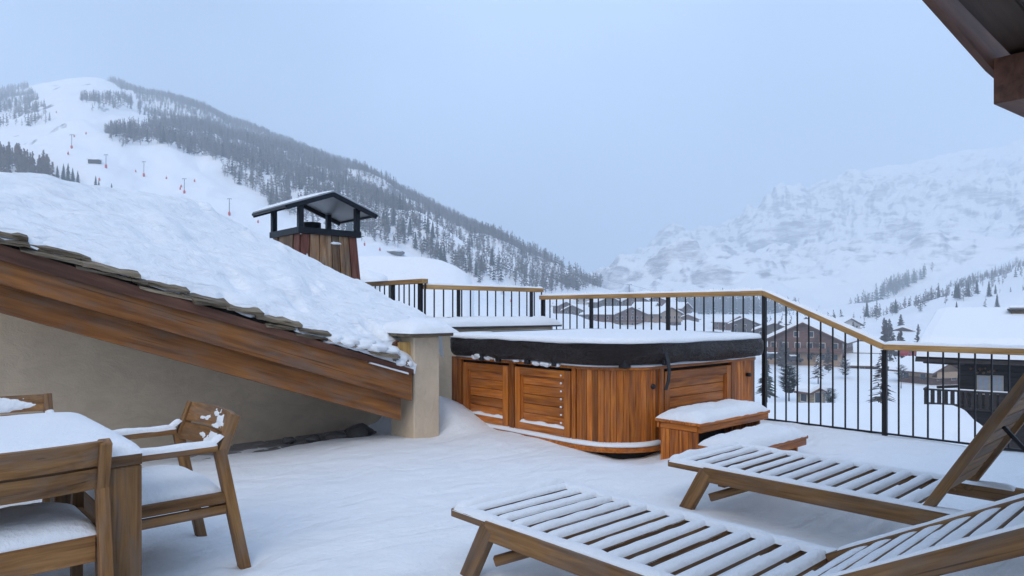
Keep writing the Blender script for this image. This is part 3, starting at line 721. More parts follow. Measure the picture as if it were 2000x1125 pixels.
chair('teak armchair seen from behind in the lower left corner, tucked under the table', (.355, 3.40), 90, 15)
chair('teak armchair on the far side of the table, only its top edge showing', (.46, 5.72), -90, 25)
# ------------------------------------------------------------------ our own roof overhang, upper right
ov = thing('roof_overhang', (3.8, 0, 2.6), 'dark brown timber roof overhang jutting into the upper right corner', 'roof')
EV = .853
for k_ in range(16):
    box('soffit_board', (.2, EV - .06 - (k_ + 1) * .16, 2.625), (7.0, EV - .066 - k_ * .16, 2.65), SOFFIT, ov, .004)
prism_xz('verge_board', [(.2, 2.70), (.2, 2.79), (7.0, 2.55), (7.0, 2.33)], EV - .02, EV + .015, BEAMDARK, ov) if False else None
prism_xz('verge_board', [(.2, 2.782), (3.81, 2.548), (7.0, 2.56), (7.0, 2.75), (.2, 2.86)], EV - .018, EV + .012, BEAMDARK, ov)
prism_xz('purlin', [(.2, 2.70), (3.81, 2.52), (3.81, 2.70), (.2, 2.86)], EV - .16, EV - .02, SOFFIT, ov) if False else None
prism_xz('tie_beam', [(3.81, 2.387), (7.0, 2.67), (7.0, 2.74), (3.81, 2.60)], EV - .14, EV - .02, BEAMDARK, ov)
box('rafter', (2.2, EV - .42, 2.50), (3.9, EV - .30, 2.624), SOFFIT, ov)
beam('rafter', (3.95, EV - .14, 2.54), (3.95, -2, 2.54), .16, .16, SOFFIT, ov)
# ------------------------------------------------------------------ chimney beyond the roof
CU0, CV0 = 4.34, 9.2
ch = thing('chimney', (4.83, 9.6, 0), 'chimney clad in weathered planks with red corner boards and black metal cap', 'chimney')
ZB, ZT_ = .2, 2.53
def cpt(fu, fv, z):
    k_ = (ZT_ - z) / (ZT_ - ZB) * .16
    cu, cv, h = CU0 + .44, CV0 + .44, .44 + k_
    return Vector((cu + (fu * 2 - 1) * h, cv + (fv * 2 - 1) * h, z))
vv = [cpt(a, b, z) for z in (ZB, ZT_ - .01) for a, b in ((.01, .01), (.99, .01), (.99, .99), (.01, .99))]
mk('stack', vv, [(0, 1, 5, 4), (1, 2, 6, 5), (2, 3, 7, 6), (3, 0, 4, 7), (4, 5, 6, 7)], GAPDARK, ch)
def plank(a, b, face, mat, out_=.02, nm='plank'):
    q = []
    for z in (ZB, ZT_):
        for f_ in (a, b):
            for o_ in (0, out_):
                p = cpt(f_, 0, z) if face == 'v' else cpt(0, f_, z)
                q.append(p - (Vector((0, o_, 0)) if face == 'v' else Vector((o_, 0, 0))))
    c = sum(q, Vector()) / 8; M = Matrix.Translation(c) @ Matrix.Rotation(R(-90), 4, 'Y'); Mi = M.inverted()
    o = mk(nm, [Mi @ p for p in q], [(0, 1, 3, 2), (4, 6, 7, 5), (0, 4, 5, 1), (2, 3, 7, 6), (1, 5, 7, 3), (0, 2, 6, 4)], mat, ch, M); fixn(o)
e = [.0, .145, .315, .43, .53, .66, .75, .85, 1.0]
for i, (a, b) in enumerate(zip(e[:-1], e[1:])): plank(a + .006, b - .006, 'v', REDBOARD if i in (0, 7) else OLDPLANK, .018 + .008 * ((i * 7) % 3), 'plank')
e = [.0, .2, .42, .62, .8, 1.0]
for i, (a, b) in enumerate(zip(e[:-1], e[1:])): plank(a + .008, b - .008, 'u', REDBOARD if i == 0 else OLDPLANK, .018 + .008 * ((i * 5) % 3), 'plank')
lump('snow_patch', cpt(.60, 0, 2.42) + Vector((0, -.03, 0)), .06, ch, 14, (1.3, .25, .35))
lump('snow_patch', cpt(.10, 0, 2.2) + Vector((0, -.03, 0)), .04, ch, 7, (.4, .25, 1))
a0, a1, b0, b1 = CU0 - .03, CU0 + .91, CV0 - .03, CV0 + .91
for nm, p, q in (('cap_frame', (a0 - .03, b0, ZT_ + .045), (a1 + .03, b0, ZT_ + .045)), ('cap_frame', (a0 - .03, b1, ZT_ + .045), (a1 + .03, b1, ZT_ + .045)),
                 ('cap_frame', (a0, b0 + .03, ZT_ + .045), (a0, b1 - .03, ZT_ + .045)), ('cap_frame', (a1, b0 + .03, ZT_ + .045), (a1, b1 - .03, ZT_ + .045))):
    beam(nm, p, q, .06, .09, CAPMETAL, ch)
ZE, ZR_ = 2.95, 3.15
for a in (a0 + .02, a1 - .02):
    for b in (b0 + .02, b1 - .02): beam('cap_post', (a, b, ZT_ + .05), (a, b, ZE + .02), .075, .075, CAPMETAL, ch)
um = (a0 + a1) / 2; O1, O2 = .25, .12
for nm, s_ in (('cap_plate', -1), ('cap_plate', 1)):
    ue = um + s_ * (.47 + O1); p = [(um, b0 - O2, ZR_), (um, b1 + O2, ZR_), (ue, b1 + O2, ZE - .06), (ue, b0 - O2, ZE - .06)]
    o = mk(nm, p + [(x, y, z + .025) for x, y, z in p], [(0, 1, 2, 3), (7, 6, 5, 4), (0, 4, 5, 1), (1, 5, 6, 2), (2, 6, 7, 3), (3, 7, 4, 0)], CAPSHEET, ch); fixn(o)
    for b in (b0 - O2 + .02, b1 + O2 - .02): beam('cap_edge', (um, b, ZR_ - .03), (ue, b, ZE - .09), .04, .07, CAPMETAL, ch)
    beam('cap_edge', (ue, b0 - O2, ZE - .075), (ue, b1 + O2, ZE - .075), .03, .035, CAPMETAL, ch)
    sn = (Vector((ue, 0, ZE - .06)) - Vector((um, 0, ZR_))); Ln = sn.length; x = sn.normalized(); y = Vector((0, 1, 0)); z = x.cross(y)
    if z.z < 0: y = -y; z = -z
    snowpad('snow_cap', Ln, b1 - b0 + 2 * O2, .032, Matrix.Translation(Vector(((um + ue) / 2, (b0 + b1) / 2, (ZR_ + ZE - .06) / 2 + .026))) @ Matrix((x, y, z)).transposed().to_4x4(), ch, nx=20, ny=24, rough=.2, seed=3, p=5)
beam('cap_ridge', (um, b0 - O2, ZR_ - .03), (um, b1 + O2, ZR_ - .03), .05, .06, CAPMETAL, ch)
tube('flue', [(um, (b0 + b1) / 2 + .1, ZT_ - .02), (um, (b0 + b1) / 2 + .1, ZT_ + .24)], .13, CAPMETAL, ch, 14)
# ================================================================== valley, mountains, village
def rockmat(name, scale, rock=(.16, .17, .19), lo=.55, hi=.72, steep=(.62, .86), band=(1, 1, 3), sadd=(-.22, .30)):
    m, nt, b = newmat(name)
    geo = nd(nt, 'ShaderNodeNewGeometry'); pos = geo.outputs['Position']
    sx = nd(nt, 'ShaderNodeSeparateXYZ'); nt.links.new(geo.outputs['Normal'], sx.inputs[0])
    n1 = noise(nt, mapping(nt, pos, tuple(scale * k for k in band)), 1.0, 8, .68, .4)
    st = nd(nt, 'ShaderNodeMapRange'); nt.links.new(sx.outputs[2], st.inputs[0])
    st.inputs[1].default_value = steep[1]; st.inputs[2].default_value = steep[0]; st.inputs[3].default_value = sadd[0]; st.inputs[4].default_value = sadd[1]
    ad = nd(nt, 'ShaderNodeMath', operation='ADD'); nt.links.new(n1, ad.inputs[0]); nt.links.new(st.outputs[0], ad.inputs[1])
    fac = ramp(nt, ad.outputs[0], [(lo, (0, 0, 0)), (hi, (1, 1, 1))])
    n2 = noise(nt, mapping(nt, pos, (scale * 9,) * 3), 1.0, 4)
    nt.links.new(mixc(nt, fac, (.84, .86, .89), mixc(nt, n2, tuple(x * .6 for x in rock), tuple(x * 1.5 for x in rock))), b.inputs['Base Color'])
    b.inputs['Roughness'].default_value = .9; b.inputs['Specular IOR Level'].default_value = .05
    bump(nt, b, n1, .6, 3.0)
    return m
MT_SKI = rockmat('ski_slope_snow', .012, lo=.66, hi=.8, steep=(.70, .90))
MT_FAR = rockmat('far_rock_snow', .045, rock=(.30, .32, .36), lo=.54, hi=.78, steep=(.62, .92), band=(.55, .55, 2.2), sadd=(-.11, .19))
MT_HILL = rockmat('hill_snow', .012, lo=.68, hi=.85, steep=(.6, .85))

# valley floor: one sheet all round, rising gently up the valley
ang = np.linspace(0, 2 * math.pi, 181); rr_ = np.r_[0, np.geomspace(6, 4800, 110)]
A, Rr = np.meshgrid(ang, rr_, indexing='ij')
X, Y = Rr * np.cos(A), Rr * np.sin(A)
def valley_z(x, y):
    r = np.hypot(x, y)
    return np.interp(r, [0, 150, 200, 350, 600, 1300, 4800], [-12.2, -12.2, -11.6, -7.5, -4, 0, 12]) + .5 * fbm(x * .05, y * .05, 3, 2) + np.clip(r / 400, 0, 1.5) * 1.2 * fbm(x * .012, y * .012, 3, 5)
tag(gridmesh('valley_ground', X, Y, valley_z(X, Y), SNOWFAR), kind='structure')

class Slope:
    def __init__(s, ridge, Rf, r0, z0, amp, ridge_amp, seed, fs, power=1.0, warp=0, gully=0):
        s.gully = gully
        s.rx, s.ry = np.array(ridge).T; s.Rf, s.r0, s.z0, s.amp, s.ra, s.seed, s.fs, s.pw, s.warp = Rf, r0, z0, amp, ridge_amp, seed, fs, power, warp
    def pos(s, px, f):
        px = np.asarray(px, float); f = np.asarray(f, float)
        Rd = s.Rf(px); py = np.interp(px, s.rx, s.ry); zr = EYE + (HORIZON - py) / FPX * Rd
        d = s.r0 + (Rd - s.r0) * f
        x = (px - CX) / FPX * d; X, Y = BX * x + BY * d, -BY * x + BX * d
        g = np.clip(f, 0, 1) ** s.pw - np.clip(f - 1, 0, 1) * 1.3
        win = np.clip(f / .15, 0, 1) * (1 - np.clip(f - .8, 0, .2) / .2 * (1 - s.ra))
        z = s.z0 + (zr - s.z0) * g + s.amp * win * fbm(X * s.fs, Y * s.fs, 6, s.seed)
        if s.gully: z = z + s.gully * win * sstep(.2, .6, f) * (np.abs(fbm(px * .022 + 1.2 * fbm(X * .003, Y * .003, 3, 4), f * 3.2, 5, s.seed + 3)) - .2)
        if s.warp: z = z + s.warp * win * (np.abs(fbm(X * s.fs * 2.2, Y * s.fs * 2.2, 5, s.seed + 9)) - .25)
        return X, Y, z, d
    def screen(s, px, f):
        X, Y, z, d = s.pos(px, f); return HORIZON - (z - EYE) / d * FPX
    def build(s, name, p0, p1, n, m, mat, fmax=1.2, e=1.0):
        P, Fq = np.meshgrid(np.linspace(p0, p1, n), fmax * np.linspace(0, 1, m) ** e, indexing='ij')
        X, Y, z, d = s.pos(P, Fq)
        return tag(gridmesh(name, X, Y, z, mat), kind='structure')
RIDGE1 = [(-1200, 150), (-600, 150), (-200, 165), (0, 172), (60, 166), (130, 152), (190, 150), (230, 160), (290, 182), (330, 188), (400, 210), (450, 236), (520, 262), (600, 290), (680, 316), (740, 345), (820, 388), (900, 426), (960, 456), (1020, 492), (1080, 526), (1130, 550), (1180, 566), (1230, 584), (1300, 602), (1400, 622)]
M1 = Slope(RIDGE1, lambda p: np.interp(p, [-1200, 0, 1000, 1400], [1450, 1400, 1200, 1000]), 190, -11, 26, .35, 4, .0065, 1.0, 14)
M1.build('ski_mountain', -1200, 1390, 420, 190, MT_SKI)
RIDGE2 = [(1080, 600), (1150, 566), (1195, 541), (1230, 508), (1262, 492), (1320, 480), (1400, 452), (1440, 436), (1500, 398), (1540, 386), (1600, 372), (1650, 352), (1700, 333), (1800, 312), (1900, 298), (2000, 284), (2300, 270), (2700, 262), (3200, 258)]
M2 = Slope(RIDGE2, lambda p: np.interp(p, [1080, 1300, 2000, 3200], [2000, 2300, 3000, 3000]), 800, -4, 120, .22, 7, .0042, 1.05, 46, 52)
M2.build('far_mountain', 1085, 3200, 760, 300, MT_FAR, 1.15)
RIDGE3 = [(1330, 640), (1480, 628), (1560, 618), (1640, 604), (1700, 592), (1760, 578), (1800, 562), (1880, 540), (2000, 500), (2300, 400), (2700, 300), (3200, 200)]
M3 = Slope(RIDGE3, lambda p: np.interp(p, [1330, 2000, 3200], [900, 1050, 1100]), 260, -10, 16, .3, 12, .008, 1.0, 5)
M3.build('right_hillside', 1335, 3200, 220, 120, MT_HILL)

# ------------------------------------------------------------------ trees
def treemat(name, a, b_):
    m, nt, b = newmat(name)
    oi = nd(nt, 'ShaderNodeObjectInfo').outputs['Random']; geo = nd(nt, 'ShaderNodeNewGeometry')
    n = noise(nt, geo.outputs['Position'], .15, 3)
    nt.links.new(mixc(nt, n, a, b_), b.inputs['Base Color']); b.inputs['Roughness'].default_value = .9; b.inputs['Specular IOR Level'].default_value = .1
    return m
LARCH = treemat('bare_larch', (.09, .085, .087), (.20, .175, .165)); LARCHB = treemat('brown_larch', (.10, .07, .052), (.19, .13, .10))
FIR = treemat('dark_fir', (.02, .028, .026), (.06, .075, .068)); BARK = treemat('bark', (.05, .04, .035), (.10, .08, .07))
SNOWT = plain('snow_on_twigs', (.82, .85, .88), .9, 0, 3, .05)
def larch_geo(h, seed, twigs=34, w=.28):
    rs = random.Random(seed); v = []; f = []; r = .012 * h
    for k in range(3): v.append((r * math.cos(k * 2.09), r * math.sin(k * 2.09), -.06 * h))
    v.append((0, 0, h)); f += [(0, 1, 3), (1, 2, 3), (2, 0, 3)]
    for k in range(twigs):
        t = .12 + .86 * (k + rs.random()) / twigs; z = t * h; a = rs.uniform(0, 6.283)
        L = w * h * (1.05 - t) ** .8 * rs.uniform(.5, 1.1) * (1 if t > .25 else .6); up = rs.uniform(-.12, .35) * L
        ca, sa = math.cos(a), math.sin(a); th = .016 * h * rs.uniform(.7, 1.4)
        i = len(v)
        v += [(0, 0, z - th), (0, 0, z + th), (ca * L - sa * th, sa * L + ca * th, z + up - .3 * th), (ca * L * .8 + sa * th * 2, sa * L * .8 - ca * th * 2, z + up + th * 2)]
        f += [(i, i + 1, i + 3), (i, i + 3, i + 2)]
    return v, f
def fir_geo(h, seed, tiers=9, w=.20):
    rs = random.Random(seed); v = []; f = []
    for k in range(tiers):
        t = k / tiers; z0 = h * (.08 + .9 * t); R_ = w * h * (1 - t) ** .85 + .01 * h; n = 8
        i = len(v); v.append((0, 0, z0 + h * .15))
        for q in range(2 * n):
            a = q / (2 * n) * 6.283 + rs.uniform(-.12, .12) + k; rr2 = R_ * (rs.uniform(.8, 1.15) if q % 2 else rs.uniform(.35, .6))
            v.append((rr2 * math.cos(a), rr2 * math.sin(a), z0 - (.05 * h if q % 2 else -.01 * h) * rs.uniform(.5, 1.2)))
        f += [(i, i + 1 + q, i + 1 + (q + 1) % (2 * n)) for q in range(2 * n)]
    return v, f
def tmesh(name, geo, mat):
    me = bpy.data.meshes.new(name); me.from_pydata(geo[0], [], geo[1]); me.update(); me.materials.append(mat); return me
def inside(poly, x, y):
    c = np.zeros(np.shape(x), bool); P = poly; j = len(P) - 1
    for i in range(len(P)):
        (xi, yi), (xj, yj) = P[i], P[j]
        c ^= ((yi > y) != (yj > y)) & (x < (xj - xi) * (y - yi) / (yj - yi + 1e-9) + xi); j = i
    return c
def scatter(slope, polys, n, h0, h1, seed, p0, p1, clump=0.0, fr_=(0, 1.02)):
    g = np.random.default_rng(seed); out_ = []
    while len(out_) < n:
        px = g.uniform(p0, p1, 6000); f = g.uniform(fr_[0], fr_[1], 6000); py = slope.screen(px, f)
        ok = np.zeros(6000, bool)
        for P, dens in polys: ok |= inside(P, px, py) & (g.random(6000) < dens)
        X, Y, z, d = slope.pos(px, f)
        if clump: ok &= (fbm(X * .02, Y * .02, 3, seed) > clump)
        # even spacing on the picture of the hillside would thin the far trees: thin the near ones instead
        ok &= g.random(6000) < np.clip((d / 1400), .1, 1)
        for i in np.nonzero(ok)[0]: out_.append((X[i], Y[i], z[i], g.uniform(h0, h1), d[i]))
    return out_[:n]
MAIN = [(205, 262), (330, 238), (440, 246), (520, 272), (620, 302), (690, 345), (760, 392), (840, 446), (920, 494), (1000, 530), (1080, 552), (1150, 566), (1100, 574), (1040, 572), (930, 552), (860, 518), (800, 492), (745, 480), (700, 470), (600, 440), (520, 398), (500, 380), (430, 345), (420, 315), (300, 285), (230, 290)]
CREST = [(185, 140), (230, 148), (330, 178), (450, 225), (600, 280), (740, 335), (900, 416), (1020, 482), (1130, 542), (1180, 560), (1160, 566), (1080, 540), (1000, 500), (880, 440), (740, 362), (680, 330), (560, 285), (440, 250), (330, 205), (230, 172)]
STRIP = [(680, 318), (760, 352), (860, 405), (960, 455), (1060, 515), (1130, 555), (1080, 552), (1000, 528), (920, 492), (840, 444), (760, 390), (690, 345)]
MID = [(155, 192), (255, 190), (260, 215), (165, 218)]; MID2 = [(265, 190), (400, 205), (420, 240), (330, 240), (270, 225)]
LEFT = [(-200, 150), (45, 148), (60, 180), (110, 240), (60, 250), (-200, 260)]
far_t = scatter(M1, [(MAIN, 1.0), (CREST, .8), (STRIP, .22), (MID, .55), (MID2, .35), (LEFT, .34)], 17500, 8, 14, 3, -200, 1190)
HILLB = [(1685, 622), (1787, 598), (1872, 560), (2000, 508), (2200, 430), (2200, 500), (2000, 540), (1880, 590), (1790, 612), (1700, 632)]
HILLC = [(1850, 640), (1900, 560), (2200, 470), (2200, 640)]; HILLD = [(1480, 640), (1600, 610), (1690, 610), (1690, 660), (1500, 655)]
hill_t = scatter(M3, [(HILLB, 1.0), (HILLC, .10), (HILLD, .22)], 800, 6, 11, 5, 1450, 2200)
LOWB = [(1320, 600), (1400, 590), (1490, 600), (1560, 612), (1560, 650), (1330, 645)]; BANDS = [(1655, 612), (1745, 562), (1842, 516), (1800, 548), (1750, 578), (1690, 610)]
low_t = scatter(M2, [(LOWB, .8), (BANDS, .5)], 420, 14, 22, 8, 1300, 1850, fr_=(0, .5))
larchv = [tmesh('bare_larch', larch_geo(1, s_), LARCH) for s_ in range(5)]
firv = [tmesh('fir', fir_geo(1, s_), FIR) for s_ in range(4)]
larchb = [tmesh('brown_larch', larch_geo(1, 20 + s_, 90, .20), LARCHB) for s_ in range(4)]
def put_tree(me, x, y, z, h, label, group, name):
    o = put(name, me, Matrix.Translation((x, y, z)) @ Matrix.Rotation(random.uniform(0, 6.28), 4, 'Z') @ Matrix.Diagonal((h, h, h, 1)))
    return tag(o, label, 'tree', group)
def mass(name, label, items, geos, mats, pick):
    v = []; f = []; mi = []; off = 0
    G = [(np.array(g[0]), np.array(g[1])) for g in geos]
    g_ = np.random.default_rng(4)
    for (x, y, z, h, d) in items:
        k = pick(g_); gv, gf = G[k]; a = g_.uniform(0, 6.28); c, s = math.cos(a), math.sin(a)
        P = np.stack([gv[:, 0] * c - gv[:, 1] * s, gv[:, 0] * s + gv[:, 1] * c, gv[:, 2]], -1) * h + (x, y, z)
        v.append(P); f.append(gf + off); off += len(P); mi += [mats[k]] * len(gf)
    me = bpy.data.meshes.new(name); me.from_pydata(np.concatenate(v).tolist(), [], np.concatenate(f).tolist()); me.update()
    me.materials.append(LARCH); me.materials.append(FIR); me.polygons.foreach_set('material_index', mi)
    return tag(put(name, me), label, 'forest', kind='stuff')
far_t.sort(key=lambda q: -q[3] / q[4])
for i, q in enumerate(far_t[:170]):
    put_tree(larchv[i % 5] if i % 7 else firv[i % 4], *q[:4], 'bare grey tree at the near edge of the forest on the ski mountain', 'nearest trees of the mountain forest', 'larch_tree')
geos = [larch_geo(1, 50 + s_, 26) for s_ in range(6)] + [fir_geo(1, 60 + s_, 5) for s_ in range(2)]
mass('mountain_forest', 'grey bare forest covering the ski mountain left of the chimney', far_t[170:], geos, [0] * 6 + [1] * 2, lambda g: int(g.integers(0, 6)) if g.random() < .9 else int(6 + g.integers(0, 2)))
hill_t.sort(key=lambda q: -q[3] / q[4])
for i, q in enumerate(hill_t[:50]):
    put_tree(larchv[i % 5] if i % 3 else firv[i % 4], *q[:4], 'small dark tree standing apart on the right hillside', 'single trees on the right hillside', 'fir_tree')
mass('hillside_forest', 'dark bands of trees along the right hillside', hill_t[50:], geos, [0] * 6 + [1] * 2, lambda g: int(g.integers(0, 7)))
mass('valley_forest', 'hazy blue woods at the foot of the far mountain', low_t, geos, [0] * 6 + [1] * 2, lambda g: int(g.integers(0, 8)))
def on_slope(slope, px, py):
    f = np.linspace(0.02, 1.02, 1200); s_ = slope.screen(np.full_like(f, px), f); k = np.argmax(s_ <= py)
    X, Y, z, d = slope.pos(px, f[k]); return float(X), float(Y), float(z), float(d)
CL = [(-40, 312), (0, 318), (60, 332), (106, 350), (106, 372), (-40, 362)]
cl = scatter(M1, [(CL, 1.0)], 95, 14, 18, 17, -40, 108)
for i, q in enumerate(cl): put_tree(larchb[i % 4], *q[:4], 'tall bare brown larch in the clump above the snowy roof at the left edge', 'larch clump at the left edge', 'larch_tree')
for i, (px, py, hp) in enumerate(((112, 356, 34), (124, 358, 38), (133, 360, 42), (142, 360, 32), (152, 362, 30))):
    x, y, z, d = on_slope(M1, px, py); put_tree(firv[i % 4], x, y, z - .5, hp / FPX * d, 'dark fir in the short row right of the brown larch clump', 'firs beside the larch clump', 'fir_tree')
for px, py, hp, lab in ((187, 366, 24, 'taller of the two lone firs above the snowy roof ridge'), (193, 368, 18, 'thin fir close beside the taller lone fir above the roof ridge'), (218, 374, 18, 'short lone fir to the right, just above the snowy roof ridge')):
    x, y, z, d = on_slope(M1, px, py); put_tree(firv[0], x, y, z - .5, hp / FPX * d, lab, None, 'fir_tree')
# ------------------------------------------------------------------ ski lift pylons and padded markers
REDPAD = plain('red_pad', (.55, .06, .04), .6); STEEL = plain('grey_steel', (.16, .17, .18), .5, .5); DARKW = plain('dark_timber', (.045, .035, .03), .8)
for i, (px, py, hp) in enumerate(((140, 291, 32), (207, 328, 30), (281, 345, 34), (360, 378, 34), (448, 421, 38))):
    x, y, z, d = on_slope(M1, px, py); h = .85 * hp / FPX * d
    t = thing('ski_lift_pylon', (x, y, z), ['highest', 'second highest', 'middle', 'fourth from the top', 'lowest'][i] + ' of the ski lift pylons on the white piste', 'pylon', 'ski lift pylons')
    beam('mast', (x, y, z - 1), (x, y, z + h), .32, .32, STEEL, t, bev=0); beam('crossarm', (x - 1.0, y + .85, z + h), (x + 1.0, y - .85, z + h), .25, .25, STEEL, t, bev=0)
    for s_ in (-1, 1): beam('sheave', (x + s_ * .9, y - s_ * .77, z + h - .5), (x + s_ * .9, y - s_ * .77, z + h), .3, .3, STEEL, t, bev=0)
    tube('safety_pad', [(x, y, z - .3), (x, y, z + 1.6), (x, y, z + 2.4)], [.7, .75, .3], REDPAD, t, 8)
MK = [(110, 221), (145, 268), (133, 302), (194, 354), (265, 338), (325, 350), (354, 366), (352, 371), (504, 437), (712, 480), (742, 490), (998, 590), (1080, 615), (168, 262), (380, 355)]
for i, (px, py) in enumerate(MK):
    x, y, z, d = on_slope(M1, px, min(py, 598)); t = thing('piste_marker', (x, y, z), 'tiny red padded post dotted on the white ski piste', 'marker', 'red piste markers')
    tube('pad', [(x, y, z - .2), (x, y, z + 1.2), (x, y, z + 1.7)], [.5, .5, .25], REDPAD, t, 7); beam('pole', (x, y, z), (x, y, z + 2.6), .12, .12, STEEL, t, bev=0)
x, y, z, d = on_slope(M1, 185, 319); t = thing('lift_station', (x, y, z), 'tiny dark lift hut alone on the upper piste', 'hut')
beam('hut_wall', (x - 3, y + 2, z + 1), (x + 3, y - 2, z + 1), 3, 2.4, DARKW, t, bev=0); beam('hut_roof', (x - 3.6, y + 2.4, z + 2.5), (x + 3.6, y - 2.4, z + 2.5), 4.2, .5, SNOWT, t, bev=0)
# gondola line crossing the gap
gp = [(1172, 541, 40, 640), (1229, 556, 24, 760)]
gt = []
for i, (px, py, hp, d) in enumerate(gp):
    x, y = ground(px, d); zt = zat(py, d); h = hp / FPX * d; t = thing('cable_pylon', (x, y, zt - h), ('taller near' if i == 0 else 'smaller farther') + ' cableway pylon in the gap between the mountains', 'pylon', 'cableway pylons')
    beam('mast', (x, y, zt - h - 6), (x, y, zt), .8, .8, STEEL, t, bev=0); beam('crossarm', (x - 2.2, y + 2, zt), (x + 2.2, y - 2, zt), .6, .7, STEEL, t, bev=0); gt.append((x, y, zt))
a = ground(1010, 520); b = ground(1420, 1000)
P = [Vector((*a, zat(505, 520))), Vector(gt[0]), Vector(gt[1]), Vector((*b, zat(588, 1000)))]
cp = []
for p, q in zip(P[:-1], P[1:]):
    for k in range(10): cp.append(p.lerp(q, k / 10) - Vector((0, 0, 4 * (k / 10) * (1 - k / 10) * .012 * (q - p).length)))
tag(tube('cableway_cable', cp, .13, STEEL, None, 4), 'thin cable strung between the two cableway pylons', 'cable')
# snow-capped boulder on the lower piste
x, y, z, d = on_slope(M1, 772, 497); bo = thing('boulder', (x, y, z), 'dark boulder capped with snow on the piste right of the chimney', 'rock')
lump('rock', (x, y, z + .6), 5.2 , bo, 3, (1.1, .9, .32)).data.materials[0] = STONED; lump('snow_cap', (x - .4, y - .2, z + 1.9), 5.0, bo, 4, (1.1, .9, .2))
# ------------------------------------------------------------------ buildings
def timber(name, c): return wood(name, tuple(x * .6 for x in c), c, tuple(min(1, x * 1.4) for x in c), var=.12, gs=.25)
BR1 = timber('chalet_brown', (.17, .10, .075)); BR2 = timber('chalet_red_brown', (.20, .105, .08)); BR3 = timber('chalet_grey', (.15, .13, .12)); BLACKW = timber('black_brown_timber', (.035, .028, .027))
PLAST = plain('pale_plaster', (.55, .52, .48), .9, 0, .5, .08); TAN = plain('tan_plaster', (.36, .25, .17), .9, 0, .5, .1)
GLASS = plain('window_glass', (.03, .04, .055), .15, 0, 3, .2, 0, .6); FRAME = plain('pale_frame', (.55, .50, .44), .7); CURT = plain('curtained_window', (.45, .5, .58), .4)
def chalet(label, px, base, d, wd, ln, wh, rise, rot, wm, lower=None, rows=2, cols=4, glass=GLASS, snow_t=.6, name='chalet', group='village chalets', balcony=True, over=1.2, flat=False, side=3):
    """gable (local -Y) turned by rot about the vertical, standing on the line of sight px at distance d"""
    x, y = ground(px, d); zb = zat(base, d)
    M = Matrix.Translation((x, y, zb)) @ Matrix.Rotation(R(rot), 4, 'Z')
    t = tag(put(name, None, M), label, 'house', group)
    h = wd / 2
    pts = [(-h, -6), (h, -6), (h, wh), (0, wh + rise), (-h, wh)]
    v = [(a, -ln / 2, b) for a, b in pts] + [(a, ln / 2, b) for a, b in pts]
    o = mk('wall', v, [(0, 1, 2, 3, 4), (9, 8, 7, 6, 5)] + [(i, i + 5, (i + 1) % 5 + 5, (i + 1) % 5) for i in range(5)], wm, t, M); fixn(o)
    if lower:
        o = mk('plinth', [(a, b, c) for c in (-6, wh * .42) for a, b in ((-h - .06, -ln / 2 - .06), (h + .06, -ln / 2 - .06), (h + .06, ln / 2 + .06), (-h - .06, ln / 2 + .06))], [(0, 1, 5, 4), (1, 2, 6, 5), (2, 3, 7, 6), (3, 0, 4, 7), (4, 5, 6, 7)], lower, t, M)
    sl_ = rise / h
    for nm, th, lift, oo, mt in (('roof', .25, .02, over, BR1 if wm is not BLACKW else BLACKW), ('roof_snow', snow_t, .28, over - .1, SNOWFAR)):
        e_ = h + oo; ze = wh - sl_ * oo; L_ = ln / 2 + oo
        prof = [(-e_, ze + lift), (0, wh + rise + lift), (e_, ze + lift), (e_ * (.97 if th > .3 else 1), ze + lift + th * .8), (e_ * .9, ze + sl_ * e_ * .1 + lift + th), (h * .25, wh + rise - sl_ * h * .25 + lift + th * 1.05), (0, wh + rise + lift + th * .9), (-h * .25, wh + rise - sl_ * h * .25 + lift + th * 1.05), (-e_ * .9, ze + sl_ * e_ * .1 + lift + th), (-e_ * (.97 if th > .3 else 1), ze + lift + th * .8)]
        n = len(prof); v = [(a, -L_, b) for a, b in prof] + [(a, L_, b) for a, b in prof]
        f = [(0, 1, 6, 7, 8, 9), (1, 2, 3, 4, 5, 6)]; f += [tuple(q + n for q in g[::-1]) for g in f]; f += [(i, (i + 1) % n, (i + 1) % n + n, i + n) for i in range(n)]
        o = mk(nm, v, f, mt, t, M); fixn(o)
    def win(cx, cz, w_, h_, face):
        if face == 0: q = [(cx - w_, -ln / 2 - .09, cz - h_), (cx + w_, -ln / 2 - .09, cz - h_), (cx + w_, -ln / 2 - .09, cz + h_), (cx - w_, -ln / 2 - .09, cz + h_)]; nrm = Vector((0, 1, 0))
        else: q = [(face * (h + .09), cx - w_, cz - h_), (face * (h + .09), cx + w_, cz - h_), (face * (h + .09), cx + w_, cz + h_), (face * (h + .09), cx - w_, cz + h_)]; nrm = Vector((-face, 0, 0))
        c = sum((Vector(p) for p in q), Vector()) / 4
        fr2 = [tuple(c + (Vector(p) - c) * 1.28 + nrm * .03) for p in q]; bk = [tuple(Vector(p) + nrm * .2) for p in fr2]
        o = mk('window', fr2 + bk, [(0, 1, 2, 3), (0, 1, 5, 4), (1, 2, 6, 5), (2, 3, 7, 6), (3, 0, 4, 7)], FRAME, t, M)
        gl = [tuple(Vector(p) - nrm * .02) for p in q]; gb = [tuple(Vector(p) + nrm * .1) for p in q]
        mk('pane', gl + gb, [(0, 1, 2, 3), (0, 1, 5, 4), (1, 2, 6, 5), (2, 3, 7, 6), (3, 0, 4, 7)], glass, o, M)
    for r_ in range(rows):
        cz = wh * (r_ + .5) / rows; 
        for c_ in range(cols): win(-h + wd * (c_ + .5) / cols, cz, min(.55, wd / cols * .25), .65, 0)
        for c_ in range(side):
            for fc in (-1, 1): win(-ln / 2 + ln * (c_ + .5) / side, cz, .5, .6, fc)
